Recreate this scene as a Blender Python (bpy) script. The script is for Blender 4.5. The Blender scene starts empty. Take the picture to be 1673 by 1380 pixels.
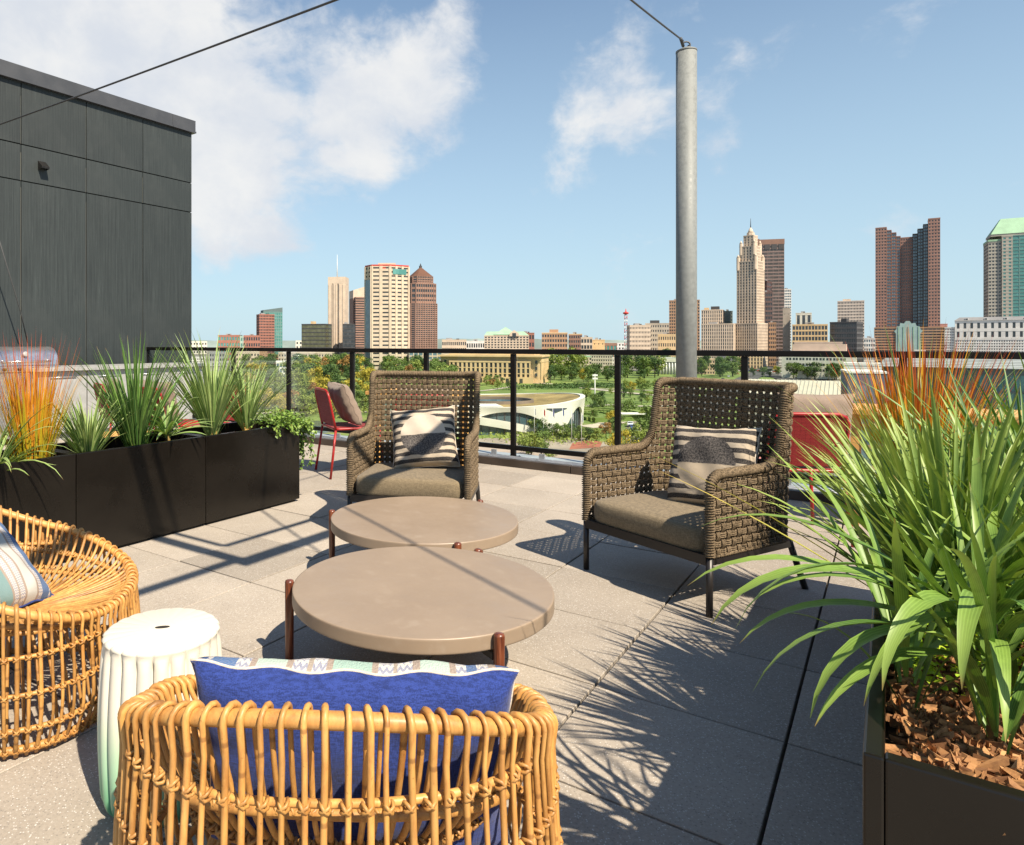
import bpy, math, random
import numpy as np
from mathutils import Vector, Matrix
R = math.radians
PI = math.pi
rnd = random.Random(7)
scene = bpy.context.scene
COL = scene.collection

# ------------------------------------------------------------------ camera
EYE = 1.263                       # camera height above the terrace floor (m)
F, CX, CY = 1126.0, 618.0, 560.0  # focal length and principal point on a 1673 x 1380 frame
cam_d = bpy.data.cameras.new('camera')
cam = bpy.data.objects.new('camera', cam_d)
COL.objects.link(cam)
cam.location = (0, 0, EYE)
cam.rotation_euler = (R(90), 0, 0)
cam_d.sensor_width = 36
cam_d.lens = 36 * F / 1673
cam_d.shift_x = (836.5 - CX) / 1673
cam_d.shift_y = -(690 - CY) / 1673
cam_d.clip_start = 0.05
cam_d.clip_end = 20000
scene.camera = cam

# ------------------------------------------------------------------ sun, sky, exposure
SUN_EL, SUN_AZ = R(49.4), math.atan2(.545, -.838)   # azimuth clockwise from +Y
sun_d = bpy.data.lights.new('sun', 'SUN')
sun_d.energy = 5.0
sun_d.angle = R(0.55)
sun_d.color = (1.0, .88, .71)
sun = bpy.data.objects.new('sun', sun_d)
COL.objects.link(sun)
sd = Vector((math.sin(SUN_AZ) * math.cos(SUN_EL), math.cos(SUN_AZ) * math.cos(SUN_EL), math.sin(SUN_EL)))
sun.rotation_euler = sd.to_track_quat('Z', 'Y').to_euler()
scene.view_settings.view_transform = 'Standard'
scene.view_settings.look = 'None'
scene.view_settings.exposure = 0.90
scene.view_settings.gamma = 1
scene.view_settings.use_curve_mapping = False

class NT:
    """tiny helper for node trees"""
    def __init__(s, tree):
        s.t = tree; s.n = tree.nodes; s.l = tree.links
    def new(s, typ, **kw):
        n = s.n.new(typ)
        for k, v in kw.items(): setattr(n, k, v)
        return n
    def link(s, a, b): s.l.new(a, b)
    def put(s, sock, v):
        if isinstance(v, bpy.types.NodeSocket): s.link(v, sock)
        elif v is not None: sock.default_value = v
    def m(s, op, a, b=None, c=None, clamp=False):
        n = s.new('ShaderNodeMath', operation=op, use_clamp=clamp)
        for i, v in enumerate((a, b, c)):
            if v is not None: s.put(n.inputs[i], v)
        return n.outputs[0]
    def mix(s, f, a, b, mode='MIX'):
        n = s.new('ShaderNodeMix', data_type='RGBA', blend_type=mode)
        s.put(n.inputs[0], f)
        for i, v in ((6, a), (7, b)):
            if isinstance(v, (tuple, list)): v = (v[0], v[1], v[2], 1)
            s.put(n.inputs[i], v)
        return n.outputs[2]
    def noise(s, vec, scale, detail=3, rough=.55, dist=0, out=0):
        n = s.new('ShaderNodeTexNoise')
        if vec is not None: s.link(vec, n.inputs['Vector'])
        n.inputs['Scale'].default_value = scale; n.inputs['Detail'].default_value = detail
        n.inputs['Roughness'].default_value = rough; n.inputs['Distortion'].default_value = dist
        return n.outputs[out]
    def ramp(s, v, a, b, lo=0., hi=1., smooth=True):
        n = s.new('ShaderNodeMapRange', interpolation_type='SMOOTHSTEP' if smooth else 'LINEAR')
        s.put(n.inputs[0], v)
        for i, x in ((1, a), (2, b), (3, lo), (4, hi)): n.inputs[i].default_value = x
        return n.outputs[0]
    def mapping(s, vec, scale=(1, 1, 1), rot=(0, 0, 0), loc=(0, 0, 0)):
        n = s.new('ShaderNodeMapping'); s.link(vec, n.inputs[0])
        n.inputs[1].default_value = loc; n.inputs[2].default_value = rot; n.inputs[3].default_value = scale
        return n.outputs[0]
    def bump(s, h, strength=.3, dist=.01):
        n = s.new('ShaderNodeBump'); s.link(h, n.inputs['Height'])
        n.inputs['Strength'].default_value = strength; n.inputs['Distance'].default_value = dist
        return n.outputs[0]

world = bpy.data.worlds.new('World')
scene.world = world
world.use_nodes = True
wt = NT(world.node_tree)
wt.n.clear()
sky = wt.new('ShaderNodeTexSky', sky_type='NISHITA')
sky.sun_disc = False
sky.sun_elevation = SUN_EL
sky.sun_rotation = SUN_AZ
sky.altitude = 200
sky.air_density = 1.0
sky.dust_density = 0.6
sky.ozone_density = 2.0
tc = wt.new('ShaderNodeTexCoord').outputs['Generated']
def pdir(px, py):
    v = Vector(((px - CX) / F, 1, (CY - py) / F)); return v.normalized()
sep = wt.new('ShaderNodeSeparateXYZ'); wt.link(tc, sep.inputs[0])
warp = wt.noise(tc, 2.2, 4, .6, 0, 1)
vadd = wt.new('ShaderNodeVectorMath', operation='MULTIPLY_ADD')
wt.link(warp, vadd.inputs[0]); vadd.inputs[1].default_value = (.16, .16, .12)
wt.link(tc, vadd.inputs[2])
cvec = wt.mapping(vadd.outputs[0], (1, 1, 1.35))
n1 = wt.noise(cvec, 3.4, 12, .60)
n2 = wt.noise(cvec, 13.0, 8, .62)
dens = wt.m('ADD', wt.m('MULTIPLY', n1, .72), wt.m('MULTIPLY', n2, .28))
def blob(px, py, rad, amp, prev):
    d = pdir(px, py)
    n = wt.new('ShaderNodeVectorMath', operation='DISTANCE')
    wt.link(vadd.outputs[0], n.inputs[0]); n.inputs[1].default_value = (d.x + .08, d.y + .08, d.z + .06)
    v = wt.ramp(n.outputs['Value'], rad, rad * .25, 0, amp)
    return wt.m('ADD', prev, v)
cov = wt.m('ADD', 0.0, 0.0)
for b in [(40, 60, .36, .34), (150, 90, .26, .14), (340, 240, .16, .26), (380, 330, .13, .22), (250, 330, .22, .18),
          (450, 120, .14, .22), (560, 110, .11, .16), (640, 200, .13, .28), (710, 140, .10, .24), (690, 40, .13, .22), (560, 240, .10, .18),
          (985, 170, .11, .20), (1045, 180, .08, .14), (930, 250, .09, .20), (900, 300, .06, .14), (1190, 260, .05, .12), (1470, 60, .09, .16), (1500, 20, .07, .12)]:
    cov = blob(*b, cov)
tot = wt.m('ADD', dens, cov)
tot = wt.m('ADD', wt.m('MULTIPLY', wt.m('SUBTRACT', dens, .5), 2.0), wt.m('ADD', cov, .5))
cm = wt.ramp(tot, .65, .98, 0, 1)
cm = wt.m('MULTIPLY', cm, wt.ramp(sep.outputs[2], -.02, .10, 0, 1))
shade = wt.ramp(wt.noise(cvec, 5.0, 6, .6), .35, .65, 0, 1)
CLOUD = wt.mix(shade, (5.5, 5.8, 6.3), (6.9, 6.9, 6.85))
skyc = wt.mix(1.0, sky.outputs[0], (.90, 1.02, 1.12), 'MULTIPLY')
# pale band of far haze low on the horizon
hz = wt.ramp(sep.outputs[2], 0.0, .54, .90, 0.08, False)
skyc = wt.mix(hz, skyc, (4.5, 6.0, 6.7))
skyo = wt.mix(wt.m('MULTIPLY', cm, .95), skyc, CLOUD)
bg = wt.new('ShaderNodeBackground'); wt.link(skyo, bg.inputs[0]); bg.inputs[1].default_value = .070
wo = wt.new('ShaderNodeOutputWorld'); wt.link(bg.outputs[0], wo.inputs[0])

# ------------------------------------------------------------------ frames of reference
TH = .639
DA = Vector((math.sin(TH), math.cos(TH), 0))     # along the planters, away from the camera
DB = Vector((math.cos(TH), -math.sin(TH), 0))    # along the far railing, towards the right
def AB(a, b, z=0.): return DA * a + DB * b + Vector((0, 0, z))
ROT_A = math.atan2(DA.y, DA.x) - PI / 2          # turns local +Y to DA and local +X to DB
def ground(px, py, z=0.):
    Y = F * (EYE - z) / (py - CY); return Vector(((px - CX) * Y / F, Y, z))
def at(px, py, Y): return Vector(((px - CX) * Y / F, Y, EYE + (CY - py) * Y / F))

# ------------------------------------------------------------------ mesh builder
def circ(n, r=1., ph=0.):
    a = np.arange(n) * 2 * PI / n + ph; return np.stack([np.cos(a) * r, np.sin(a) * r], 1)
class MB:
    def __init__(s): s.v = []; s.f = []; s.c = 0; s.mi = []; s.smooth = []; s.tint = []; s.cur = 0; s.sm = False; s.hastint = False
    def add(s, V, Fs, tint=None, smooth=None):
        V = [tuple(map(float, p)) for p in V]; b = s.c
        s.v += V; s.c += len(V)
        for f in Fs: s.f.append(tuple(i + b for i in f))
        s.mi += [s.cur] * len(Fs); s.smooth += [s.sm if smooth is None else smooth] * len(Fs)
        if tint is None: tint = [(0.5, 0.5, 0.5)] * len(V)
        else: s.hastint = True
        s.tint += list(tint)
        return s
    def box(s, c, d, rz=0., M=None):
        x, y, z = (k / 2 for k in d)
        P = [(-x, -y, -z), (x, -y, -z), (x, y, -z), (-x, y, -z), (-x, -y, z), (x, -y, z), (x, y, z), (-x, y, z)]
        if rz:
            k, q = math.cos(rz), math.sin(rz); P = [(a * k - b * q, a * q + b * k, e) for a, b, e in P]
        if M is not None: P = [tuple(M @ Vector(p)) for p in P]
        P = [(a + c[0], b + c[1], e + c[2]) for a, b, e in P]
        return s.add(P, [(0, 3, 2, 1), (4, 5, 6, 7), (0, 1, 5, 4), (1, 2, 6, 5), (2, 3, 7, 6), (3, 0, 4, 7)], smooth=False)
    def bb(s, x0, x1, y0, y1, z0, z1):
        return s.box(((x0 + x1) / 2, (y0 + y1) / 2, (z0 + z1) / 2), (x1 - x0, y1 - y0, z1 - z0))
    def tube(s, path, r, n=8, closed=False, cap=True, smooth=True, tint=None, up=None):
        P = np.array([tuple(p) for p in path], float); m = len(P)
        rr = np.full(m, r) if np.isscalar(r) else np.array(r, float)
        if closed: T = np.roll(P, -1, 0) - np.roll(P, 1, 0)
        else:
            T = np.empty_like(P); T[1:-1] = P[2:] - P[:-2]; T[0] = P[1] - P[0]; T[-1] = P[-1] - P[-2]
        T /= np.linalg.norm(T, axis=1)[:, None] + 1e-12
        u = np.array(up if up is not None else ((0, 0, 1) if abs(T[0][2]) < .9 else (1, 0, 0)), float)
        u = u - T[0] * (u @ T[0]); u /= np.linalg.norm(u)
        cs = circ(n); V = []
        for i in range(m):
            u = u - T[i] * (u @ T[i]); u /= np.linalg.norm(u) + 1e-12
            w = np.cross(T[i], u)
            V.append(P[i] + rr[i] * (cs[:, :1] * u + cs[:, 1:] * w))
        V = np.concatenate(V); Fs = []
        for i in range(m if closed else m - 1):
            a, b = i * n, ((i + 1) % m) * n
            for j in range(n):
                k = (j + 1) % n; Fs.append((a + j, a + k, b + k, b + j))
        if cap and not closed:
            Fs.append(tuple(range(n - 1, -1, -1))); Fs.append(tuple((m - 1) * n + j for j in range(n)))
        return s.add(V, Fs, tint=None if tint is None else [tint] * len(V), smooth=smooth)
    def lathe(s, prof, n=32, c=(0, 0, 0), smooth=True, cap=True):
        V = []
        for r, z in prof:
            for j in range(n):
                a = 2 * PI * j / n; V.append((c[0] + r * math.cos(a), c[1] + r * math.sin(a), c[2] + z))
        Fs = []
        for i in range(len(prof) - 1):
            for j in range(n):
                k = (j + 1) % n; Fs.append((i * n + j, i * n + k, (i + 1) * n + k, (i + 1) * n + j))
        if cap:
            Fs.append(tuple(range(n - 1, -1, -1))); Fs.append(tuple((len(prof) - 1) * n + j for j in range(n)))
        return s.add(V, Fs, smooth=smooth)
    def ball(s, c, r, n=6, m=4, sq=(1, 1, 1)):
        V = [(c[0], c[1], c[2] - r * sq[2])]
        for i in range(1, m):
            p = PI * i / m - PI / 2
            for j in range(n):
                a = 2 * PI * j / n
                V.append((c[0] + r * sq[0] * math.cos(p) * math.cos(a), c[1] + r * sq[1] * math.cos(p) * math.sin(a), c[2] + r * sq[2] * math.sin(p)))
        V.append((c[0], c[1], c[2] + r * sq[2]))
        Fs = [(0, 1 + (j + 1) % n, 1 + j) for j in range(n)]
        for i in range(m - 2):
            for j in range(n):
                k = (j + 1) % n; Fs.append((1 + i * n + j, 1 + i * n + k, 1 + (i + 1) * n + k, 1 + (i + 1) * n + j))
        b = 1 + (m - 2) * n; e = len(V) - 1
        Fs += [(b + j, b + (j + 1) % n, e) for j in range(n)]
        return s.add(V, Fs, smooth=True)
    def prism(s, poly, z0, z1):
        n = len(poly); V = [(x, y, z0) for x, y in poly] + [(x, y, z1) for x, y in poly]
        Fs = [tuple(range(n - 1, -1, -1)), tuple(range(n, 2 * n))] + [(i, (i + 1) % n, n + (i + 1) % n, n + i) for i in range(n)]
        return s.add(V, Fs, smooth=False)
    def grid(s, rows, closed_u=False, smooth=True, tint=None):
        m, n = len(rows), len(rows[0]); V = [p for r in rows for p in r]; Fs = []
        for i in range(m - 1):
            for j in range(n if closed_u else n - 1):
                k = (j + 1) % n; Fs.append((i * n + j, i * n + k, (i + 1) * n + k, (i + 1) * n + j))
        return s.add(V, Fs, tint=tint, smooth=smooth)
    def mesh(s, name, mats):
        me = bpy.data.meshes.new(name)
        me.from_pydata(s.v, [], s.f)
        for m in (mats if isinstance(mats, (list, tuple)) else [mats]): me.materials.append(m)
        me.polygons.foreach_set('material_index', s.mi)
        me.polygons.foreach_set('use_smooth', s.smooth)
        if s.hastint:
            at_ = me.color_attributes.new('tint', 'FLOAT_COLOR', 'POINT')
            a = np.ones((len(s.v), 4), np.float32); a[:, :3] = np.array(s.tint, np.float32)
            at_.data.foreach_set('color', a.ravel())
        me.update(); return me
    def obj(s, name, mats, parent=None, loc=(0, 0, 0), rz=0., kind=None):
        o = bpy.data.objects.new(name, s.mesh(name, mats)); COL.objects.link(o)
        o.location = loc; o.rotation_euler = (0, 0, rz)
        if parent: o.parent = parent
        if kind: o['kind'] = kind
        return o
def link(name, me, parent=None, loc=(0, 0, 0), rz=0., kind=None):
    o = bpy.data.objects.new(name, me); COL.objects.link(o); o.location = loc; o.rotation_euler = (0, 0, rz)
    if parent: o.parent = parent
    if kind: o['kind'] = kind
    return o
def tag(o, label, cat, group=None):
    o['label'] = label; o['category'] = cat
    if group: o['group'] = group
    return o
def thing(name, label, cat, loc=(0, 0, 0), rz=0., group=None):
    o = bpy.data.objects.new(name, None); o.empty_display_size = .1; COL.objects.link(o)
    o.location = loc; o.rotation_euler = (0, 0, rz); return tag(o, label, cat, group)
def copy_tree(o, parent=None, **kw):
    c = o.copy(); COL.objects.link(c)
    if parent is not None: c.parent = parent
    for ch in KIDS.get(o.name) or [x for x in bpy.data.objects if x.parent == o]: copy_tree(ch, c)
    return c
KIDS = {}
def bevel(o, w, seg=2, ang=None):
    m = o.modifiers.new('b', 'BEVEL'); m.width = w; m.segments = seg
    m.limit_method = 'ANGLE'; m.angle_limit = R(35); m.harden_normals = False
    return o

# ------------------------------------------------------------------ materials
MATS = {}
def mat(name, col, rough=.6, metal=0., spec=.5, var=0., vscale=8., bump=0., bscale=40., bdist=.002, coat=0.):
    if name in MATS: return MATS[name]
    m = bpy.data.materials.new(name); m.use_nodes = True; t = NT(m.node_tree)
    b = t.n['Principled BSDF']
    b.inputs['Base Color'].default_value = (*col, 1); b.inputs['Roughness'].default_value = rough
    b.inputs['Metallic'].default_value = metal; b.inputs['Specular IOR Level'].default_value = spec
    b.inputs['Coat Weight'].default_value = coat
    if var or bump:
        oc = t.new('ShaderNodeTexCoord').outputs['Object']
    if var:
        n = t.noise(oc, vscale, 5, .6)
        f = t.ramp(n, .3, .7, 0, 1)
        t.link(t.mix(f, tuple(c * (1 - var) for c in col), tuple(min(1, c * (1 + var)) for c in col)), b.inputs['Base Color'])
        t.link(t.ramp(n, .3, .7, rough * .85, min(1, rough * 1.15)), b.inputs['Roughness'])
    if bump:
        t.link(t.bump(t.noise(oc, bscale, 4, .65), bump, bdist), b.inputs['Normal'])
    m['b'] = 1; MATS[name] = m; return m
def new_mat(name):
    m = bpy.data.materials.new(name); m.use_nodes = True; t = NT(m.node_tree); MATS[name] = m
    return m, t, t.n['Principled BSDF']

# pavers: warm concrete with fine light and dark aggregate
M_PAVER, t, b = new_mat('paver_concrete')
oc = t.new('ShaderNodeTexCoord').outputs['Object']
geo = t.new('ShaderNodeNewGeometry').outputs['Position']
oi = t.new('ShaderNodeObjectInfo').outputs['Random']
base = t.mix(t.ramp(t.noise(geo, 1.6, 5, .6), .3, .7), (.272, .236, .194), (.345, .302, .250))
base = t.mix(t.ramp(t.noise(geo, 90, 3, .7), .35, .65), base, t.mix(.5, base, (.42, .37, .31)))
hs = t.new('ShaderNodeHueSaturation'); t.link(base, hs.inputs['Color']); t.put(hs.inputs['Value'], t.ramp(oi, 0, 1, .80, 1.10, False))
vo = t.new('ShaderNodeTexVoronoi'); t.link(geo, vo.inputs['Vector']); vo.inputs['Scale'].default_value = 165
sepc = t.new('ShaderNodeSeparateColor'); t.link(vo.outputs['Color'], sepc.inputs[0])
spk = t.m('MULTIPLY', t.ramp(vo.outputs['Distance'], .42, .25), t.m('GREATER_THAN', sepc.outputs[0], .80))
dk = t.m('MULTIPLY', t.ramp(vo.outputs['Distance'], .5, .3), t.m('LESS_THAN', sepc.outputs[0], .16))
c = t.mix(t.m('MULTIPLY', spk, .62), hs.outputs[0], (.68, .66, .62))
c = t.mix(t.m('MULTIPLY', dk, .5), c, (.13, .12, .11))
stain = t.ramp(t.noise(geo, 3.4, 6, .75), .56, .74, 0, .30)
c = t.mix(stain, c, (.20, .175, .15))
c = t.mix(t.ramp(t.noise(geo, .8, 5, .7, .6), .50, .72, 0, .28), c, (.22, .20, .175))
# faint drip stains and weathering with shapes of their own
c = t.mix(t.ramp(t.noise(geo, 9.0, 5, .75, 1.2), .60, .70, 0, .16), c, (.46, .42, .37))
t.link(c, b.inputs['Base Color']); b.inputs['Roughness'].default_value = .78
b.inputs['Specular IOR Level'].default_value = .35
hgt = t.m('ADD', t.m('MULTIPLY', t.noise(geo, 260, 3, .7), .8), t.m('MULTIPLY', t.noise(geo, 22, 4, .6), .5))
t.link(t.bump(hgt, .35, .0022), b.inputs['Normal'])

M_GAP = mat('paver_gap', (.03, .03, .03), .9)
M_BLACK = mat('black_powdercoat', (.012, .011, .010), .42, 0, .3, .25, 5, .08, 300, .0006)
M_BLACKP = mat('planter_black_metal', (.0075, .006, .0045), .27, 0, .35, .25, 3, .02, 12, .001)
M_RAIL = mat('rail_black', (.006, .005, .0045), .45, 0, .2, .2, 6)
M_KERB = mat('kerb_brown_metal', (.045, .033, .025), .4, 0, .5, .3, 4)
M_GALV = mat('galvanised_steel', (.195, .205, .197), .6, .1, .35, .10, 30, .06, 60, .001)
M_ZINC = mat('conduit_zinc', (.45, .47, .49), .4, .7, .5, .1, 10)
M_MEMB = mat('roof_membrane', (.42, .45, .48), .7, 0, .4, .18, 5, .1, 20)
M_STEEL = mat('stainless_steel', (.55, .56, .57), .28, .9, .5, .08, 10)
M_CABLE = mat('dark_cable', (.05, .05, .05), .5)
M_LEG = mat('dark_leg_metal', (.018, .015, .014), .4)
M_COUNTER = mat('pale_counter', (.30, .30, .29), .5, 0, .5, .1, 8)

M_PANEL, t, b = new_mat('striated_charcoal_panel')
oc = t.new('ShaderNodeTexCoord').outputs['Object']
oi = t.new('ShaderNodeObjectInfo').outputs['Random']
mp = t.mapping(oc, (1, 70, .9))
st = t.noise(mp, 1.0, 6, .7)
st2 = t.noise(t.mapping(oc, (1, 240, 1.4)), 1.0, 4, .7)
c = t.mix(t.ramp(st, .3, .7), (.010, .0145, .0155), (.028, .036, .036))
c = t.mix(t.ramp(st2, .56, .72, 0, .5), c, (.11, .128, .124))
c = t.mix(t.ramp(t.noise(oc, 1.3, 5, .65), .45, .72, 0, .35), c, (.040, .046, .045))
c = t.mix(t.ramp(t.noise(oc, 14, 5, .8), .68, .74, 0, .4), c, (.18, .18, .17))
hs = t.new('ShaderNodeHueSaturation'); t.link(c, hs.inputs['Color']); t.put(hs.inputs['Value'], t.ramp(oi, 0, 1, .88, 1.12, False))
t.link(hs.outputs[0], b.inputs['Base Color']); b.inputs['Roughness'].default_value = .62
t.link(t.bump(st2, .5, .004), b.inputs['Normal'])

# glass of the railing: a real clear pane, faintly green
M_PANE = bpy.data.materials.new('rail_glass'); M_PANE.use_nodes = True; t = NT(M_PANE.node_tree); t.n.clear()
tr = t.new('ShaderNodeBsdfTransparent'); tr.inputs[0].default_value = (.94, .975, .96, 1)
gl = t.new('ShaderNodeBsdfGlossy'); gl.inputs['Roughness'].default_value = .01; gl.inputs[0].default_value = (1, 1, 1, 1)
fr = t.new('ShaderNodeFresnel'); fr.inputs[0].default_value = 1.45
mx = t.new('ShaderNodeMixShader'); t.link(t.m('MULTIPLY', fr.outputs[0], .30), mx.inputs[0]); t.link(tr.outputs[0], mx.inputs[1]); t.link(gl.outputs[0], mx.inputs[2])
o_ = t.new('ShaderNodeOutputMaterial'); t.link(mx.outputs[0], o_.inputs[0])

def leafy(name, c0, c1, edge=None, tip=None, transl=.25, rough=.45, stripe=0.):
    """foliage: tint.r = random per leaf, tint.g = along the blade, tint.b = across the blade"""
    m = bpy.data.materials.new(name); m.use_nodes = True; t = NT(m.node_tree); b = t.n['Principled BSDF']
    a = t.new('ShaderNodeAttribute', attribute_name='tint')
    s = t.new('ShaderNodeSeparateColor'); t.link(a.outputs['Color'], s.inputs[0])
    c = t.mix(s.outputs[0], c0, c1)
    ocx = t.new('ShaderNodeTexCoord').outputs['Object']
    c = t.mix(t.ramp(t.noise(ocx, 45, 4, .6), .4, .7, 0, .35), c, tuple(x * .72 for x in c0))
    if tip: c = t.mix(t.ramp(s.outputs[1], .45, 1.0), c, tip)
    if edge:
        e = t.m('ABSOLUTE', t.m('SUBTRACT', s.outputs[2], .5))
        c = t.mix(t.m('MULTIPLY', t.ramp(e, .22, .40), .8), c, edge)
    if tip is not None or edge:
        c = t.mix(t.m('MULTIPLY', t.ramp(s.outputs[1], .93, 1.0), t.m('GREATER_THAN', s.outputs[0], .45)), c, (.26, .15, .05))
        c = t.mix(t.ramp(t.noise(ocx, 28, 5, .8), .66, .74, 0, .55), c, (.28, .24, .08))
    if stripe:
        w = t.m('SINE', t.m('MULTIPLY', s.outputs[2], 40.))
        c = t.mix(t.ramp(w, -.2, .9, 0, stripe), c, tuple(min(1, x * 1.8 + .03) for x in c1))
    t.link(c, b.inputs['Base Color']); b.inputs['Roughness'].default_value = rough
    b.inputs['Specular IOR Level'].default_value = .4
    tl = t.new('ShaderNodeBsdfTranslucent')
    t.link(t.mix(1., c, (1.05, 1.05, .45), 'MULTIPLY'), tl.inputs[0])
    mx = t.new('ShaderNodeMixShader'); mx.inputs[0].default_value = transl
    t.link(b.outputs[0], mx.inputs[1]); t.link(tl.outputs[0], mx.inputs[2])
    t.link(mx.outputs[0], t.n['Material Output'].inputs[0]); MATS[name] = m
    return m
M_WIDE = leafy('wide_leaf', (.050, .125, .016), (.175, .285, .050), edge=None, tip=(.22, .31, .06), stripe=.22, transl=.15)
M_BLADE = leafy('green_blade', (.045, .120, .016), (.175, .280, .050), tip=(.26, .32, .07), transl=.15, stripe=.3)
M_BLADE_DK = leafy('dark_blade', (.030, .10, .018), (.12, .24, .040), edge=(.20, .32, .08), transl=.2)
M_BLADE_PALE = leafy('pale_blade', (.10, .21, .05), (.25, .36, .10), edge=(.42, .50, .20), transl=.2)
M_SPIKY = leafy('spiky_leaf', (.12, .25, .05), (.24, .38, .10), edge=(.40, .48, .22))
M_ORANGE = leafy('orange_blade', (.60, .30, .02), (.66, .24, .02), tip=(.50, .06, .015), transl=.3)
M_GOLD = leafy('gold_blade', (.52, .40, .02), (.34, .34, .03), tip=(.72, .34, .02), transl=.3)
M_GOLDG = leafy('yellowing_blade', (.26, .30, .05), (.42, .40, .09), tip=(.50, .36, .08), stripe=.2)
M_IVY = leafy('ivy_leaf', (.10, .20, .03), (.27, .38, .08), tip=None, transl=.2)
M_SEDUM = leafy('sedum_leaf', (.32, .50, .02), (.48, .62, .04))
M_STALK = mat('plant_stalk', (.16, .11, .035), .8, 0, .3, .3, 30)
M_STALKG = mat('gold_stalk', (.42, .25, .07), .7, 0, .3, .35, 40)
# ================================================================== THE TERRACE
A_EDGE = 6.44
PS = .61                       # paver pitch
A0, B0 = 2.519, -.875          # a known crossing of joints
sub = MB().prism([tuple(AB(-1.6, -9.9).xy), tuple(AB(-1.6, 4.3).xy), tuple(AB(A_EDGE, 4.3).xy), tuple(AB(A_EDGE, -9.9).xy)], -.35, -.045)
floor = sub.obj('terrace_floor', M_GAP, kind='structure')
pm = []
for k in range(6):
    r = random.Random(k); mb = MB(); h = PS / 2 - .0045; ch = .0022
    z = 0
    c0 = [(-h, -h), (h, -h), (h, h), (-h, h)]; c1 = [(x * (1 - ch / h), y * (1 - ch / h)) for x, y in c0]
    V = [(x, y, -.042) for x, y in c0] + [(x, y, -ch) for x, y in c0] + [(x, y, z) for x, y in c1]
    Fs = [(i, (i + 1) % 4, 4 + (i + 1) % 4, 4 + i) for i in range(4)] + [(4 + i, 4 + (i + 1) % 4, 8 + (i + 1) % 4, 8 + i) for i in range(4)] + [(8, 9, 10, 11)]
    mb.add(V, Fs, smooth=False); pm.append(mb.mesh('paver', M_PAVER))
hm = None
for i in range(-6, 7):
    for j in range(-15, 8):
        a, bq = A0 + (i + .5) * PS, B0 + (j + .5) * PS
        sc_ = 1.
        if a + PS / 2 > A_EDGE:
            a_lo = a - PS / 2; sc_ = (A_EDGE - a_lo) / PS
            if sc_ < .1: continue
            a = a_lo + sc_ * PS / 2
        if bq < -9.75 or bq > 3.6 or a < -.9: continue
        if bq > 1.6 and a < 1: continue
        o = link('paver', pm[(i * 7 + j * 3) % 6], floor, AB(a, bq, rnd.uniform(-.0015, .0008)), ROT_A + rnd.choice((0,)) + rnd.uniform(-.0012, .0012))
        o.rotation_euler[0] = rnd.uniform(-.0022, .0022); o.rotation_euler[1] = rnd.uniform(-.0022, .0022)
        o.scale[1] = sc_

# the building's own roof beyond the terrace and its outer edge
rb = MB()
rb.prism([tuple(AB(A_EDGE + .07, -9.9).xy), tuple(AB(A_EDGE + .07, 9).xy), tuple(AB(A_EDGE + .62, 9).xy), tuple(AB(A_EDGE + .62, -9.9).xy)], -.30, .035)
roof_edge = rb.obj('roof_edge', M_MEMB, kind='structure')
hb = MB()
hb.prism([tuple(AB(-8, -9.9).xy), tuple(AB(-8, 9).xy), tuple(AB(A_EDGE + .60, 9).xy), tuple(AB(A_EDGE + .60, -9.9).xy)], -28, -.36)
tag(hb.obj('apartment_building', mat('own_wall', (.12, .12, .12), .7)), 'dark apartment building block that carries the roof terrace', 'building')

kerb = thing('roof_kerb', 'low dark brown metal kerb running along the far edge of the pavers', 'kerb', AB(A_EDGE + .035, 0), ROT_A)
for s0 in np.arange(-9.8, 6.5, 2.44):
    bevel(MB().bb(s0 + .004, s0 + 2.436, -.034, .034, -.04, .075).obj('kerb_section', M_KERB, kerb), .004)

# conduits on the gutter
cond = thing('roof_conduit', 'thin galvanised conduit pipes clipped along the gutter below the glass railing', 'pipe', AB(A_EDGE + .2, 0), ROT_A)
for k, (yy, zz) in enumerate(((0, .055), (.09, .052))):
    MB().tube([(-9.7, yy, zz), (6, yy, zz)], .011, 8).obj('pipe', M_ZINC, cond)
cb = MB()
for k, x in enumerate(np.arange(-9.5, 5.5, .55)):
    cb = MB(); cb.bb(x - .012, x + .012, -.03, .12, .035, .042); cb.bb(x - .03, x + .03, .10, .12, .042, .11); cb.bb(x - .01, x + .01, -.02, -.014, .042, .08)
    cb.obj('pipe_clamp', M_ZINC, cond)

# ------------------------------------------------------------------ glass railing
A_R = 6.80
rail = thing('glass_railing', 'black metal guardrail with clear glass panels along the far terrace edge', 'railing', AB(A_R, 0), ROT_A)
POSTS = [-9.76] + [-1.03 - 1.108 * k for k in range(7, -1, -1)] + [.08, 1.19, 2.30, 3.41, 4.52]
ZT, ZB = 1.197, .165
bevel(MB().bb(-9.79, 5.2, -.03, .03, ZT - .052, ZT).obj('top_rail', M_RAIL, rail), .006)
for i, p in enumerate(POSTS):
    q = bevel(MB().bb(p - .027, p + .027, -.022, .022, .045, ZT - .053).obj('post', M_RAIL, rail), .004)
    bevel(MB().bb(p - .065, p + .065, -.06, .06, .034, .046).obj('base_plate', M_GALV, q), .003)
    bl = MB()
    for sx in (-1, 1):
        for sy in (-1, 1): bl.lathe([(.009, .046), (.009, .056)], 6, (p + sx * .048, sy * .045, 0), smooth=False)
    bl.obj('bolt', M_ZINC, q, kind='stuff')
    if i + 1 < len(POSTS):
        q2 = POSTS[i + 1]
        bevel(MB().bb(p + .028, q2 - .028, -.02, .02, ZB - .05, ZB).obj('bottom_rail', M_RAIL, rail), .004)
        MB().bb(p + .045, q2 - .045, -.005, .005, ZB + .001, ZT - .053).obj('pane', M_PANE, rail)

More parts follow.
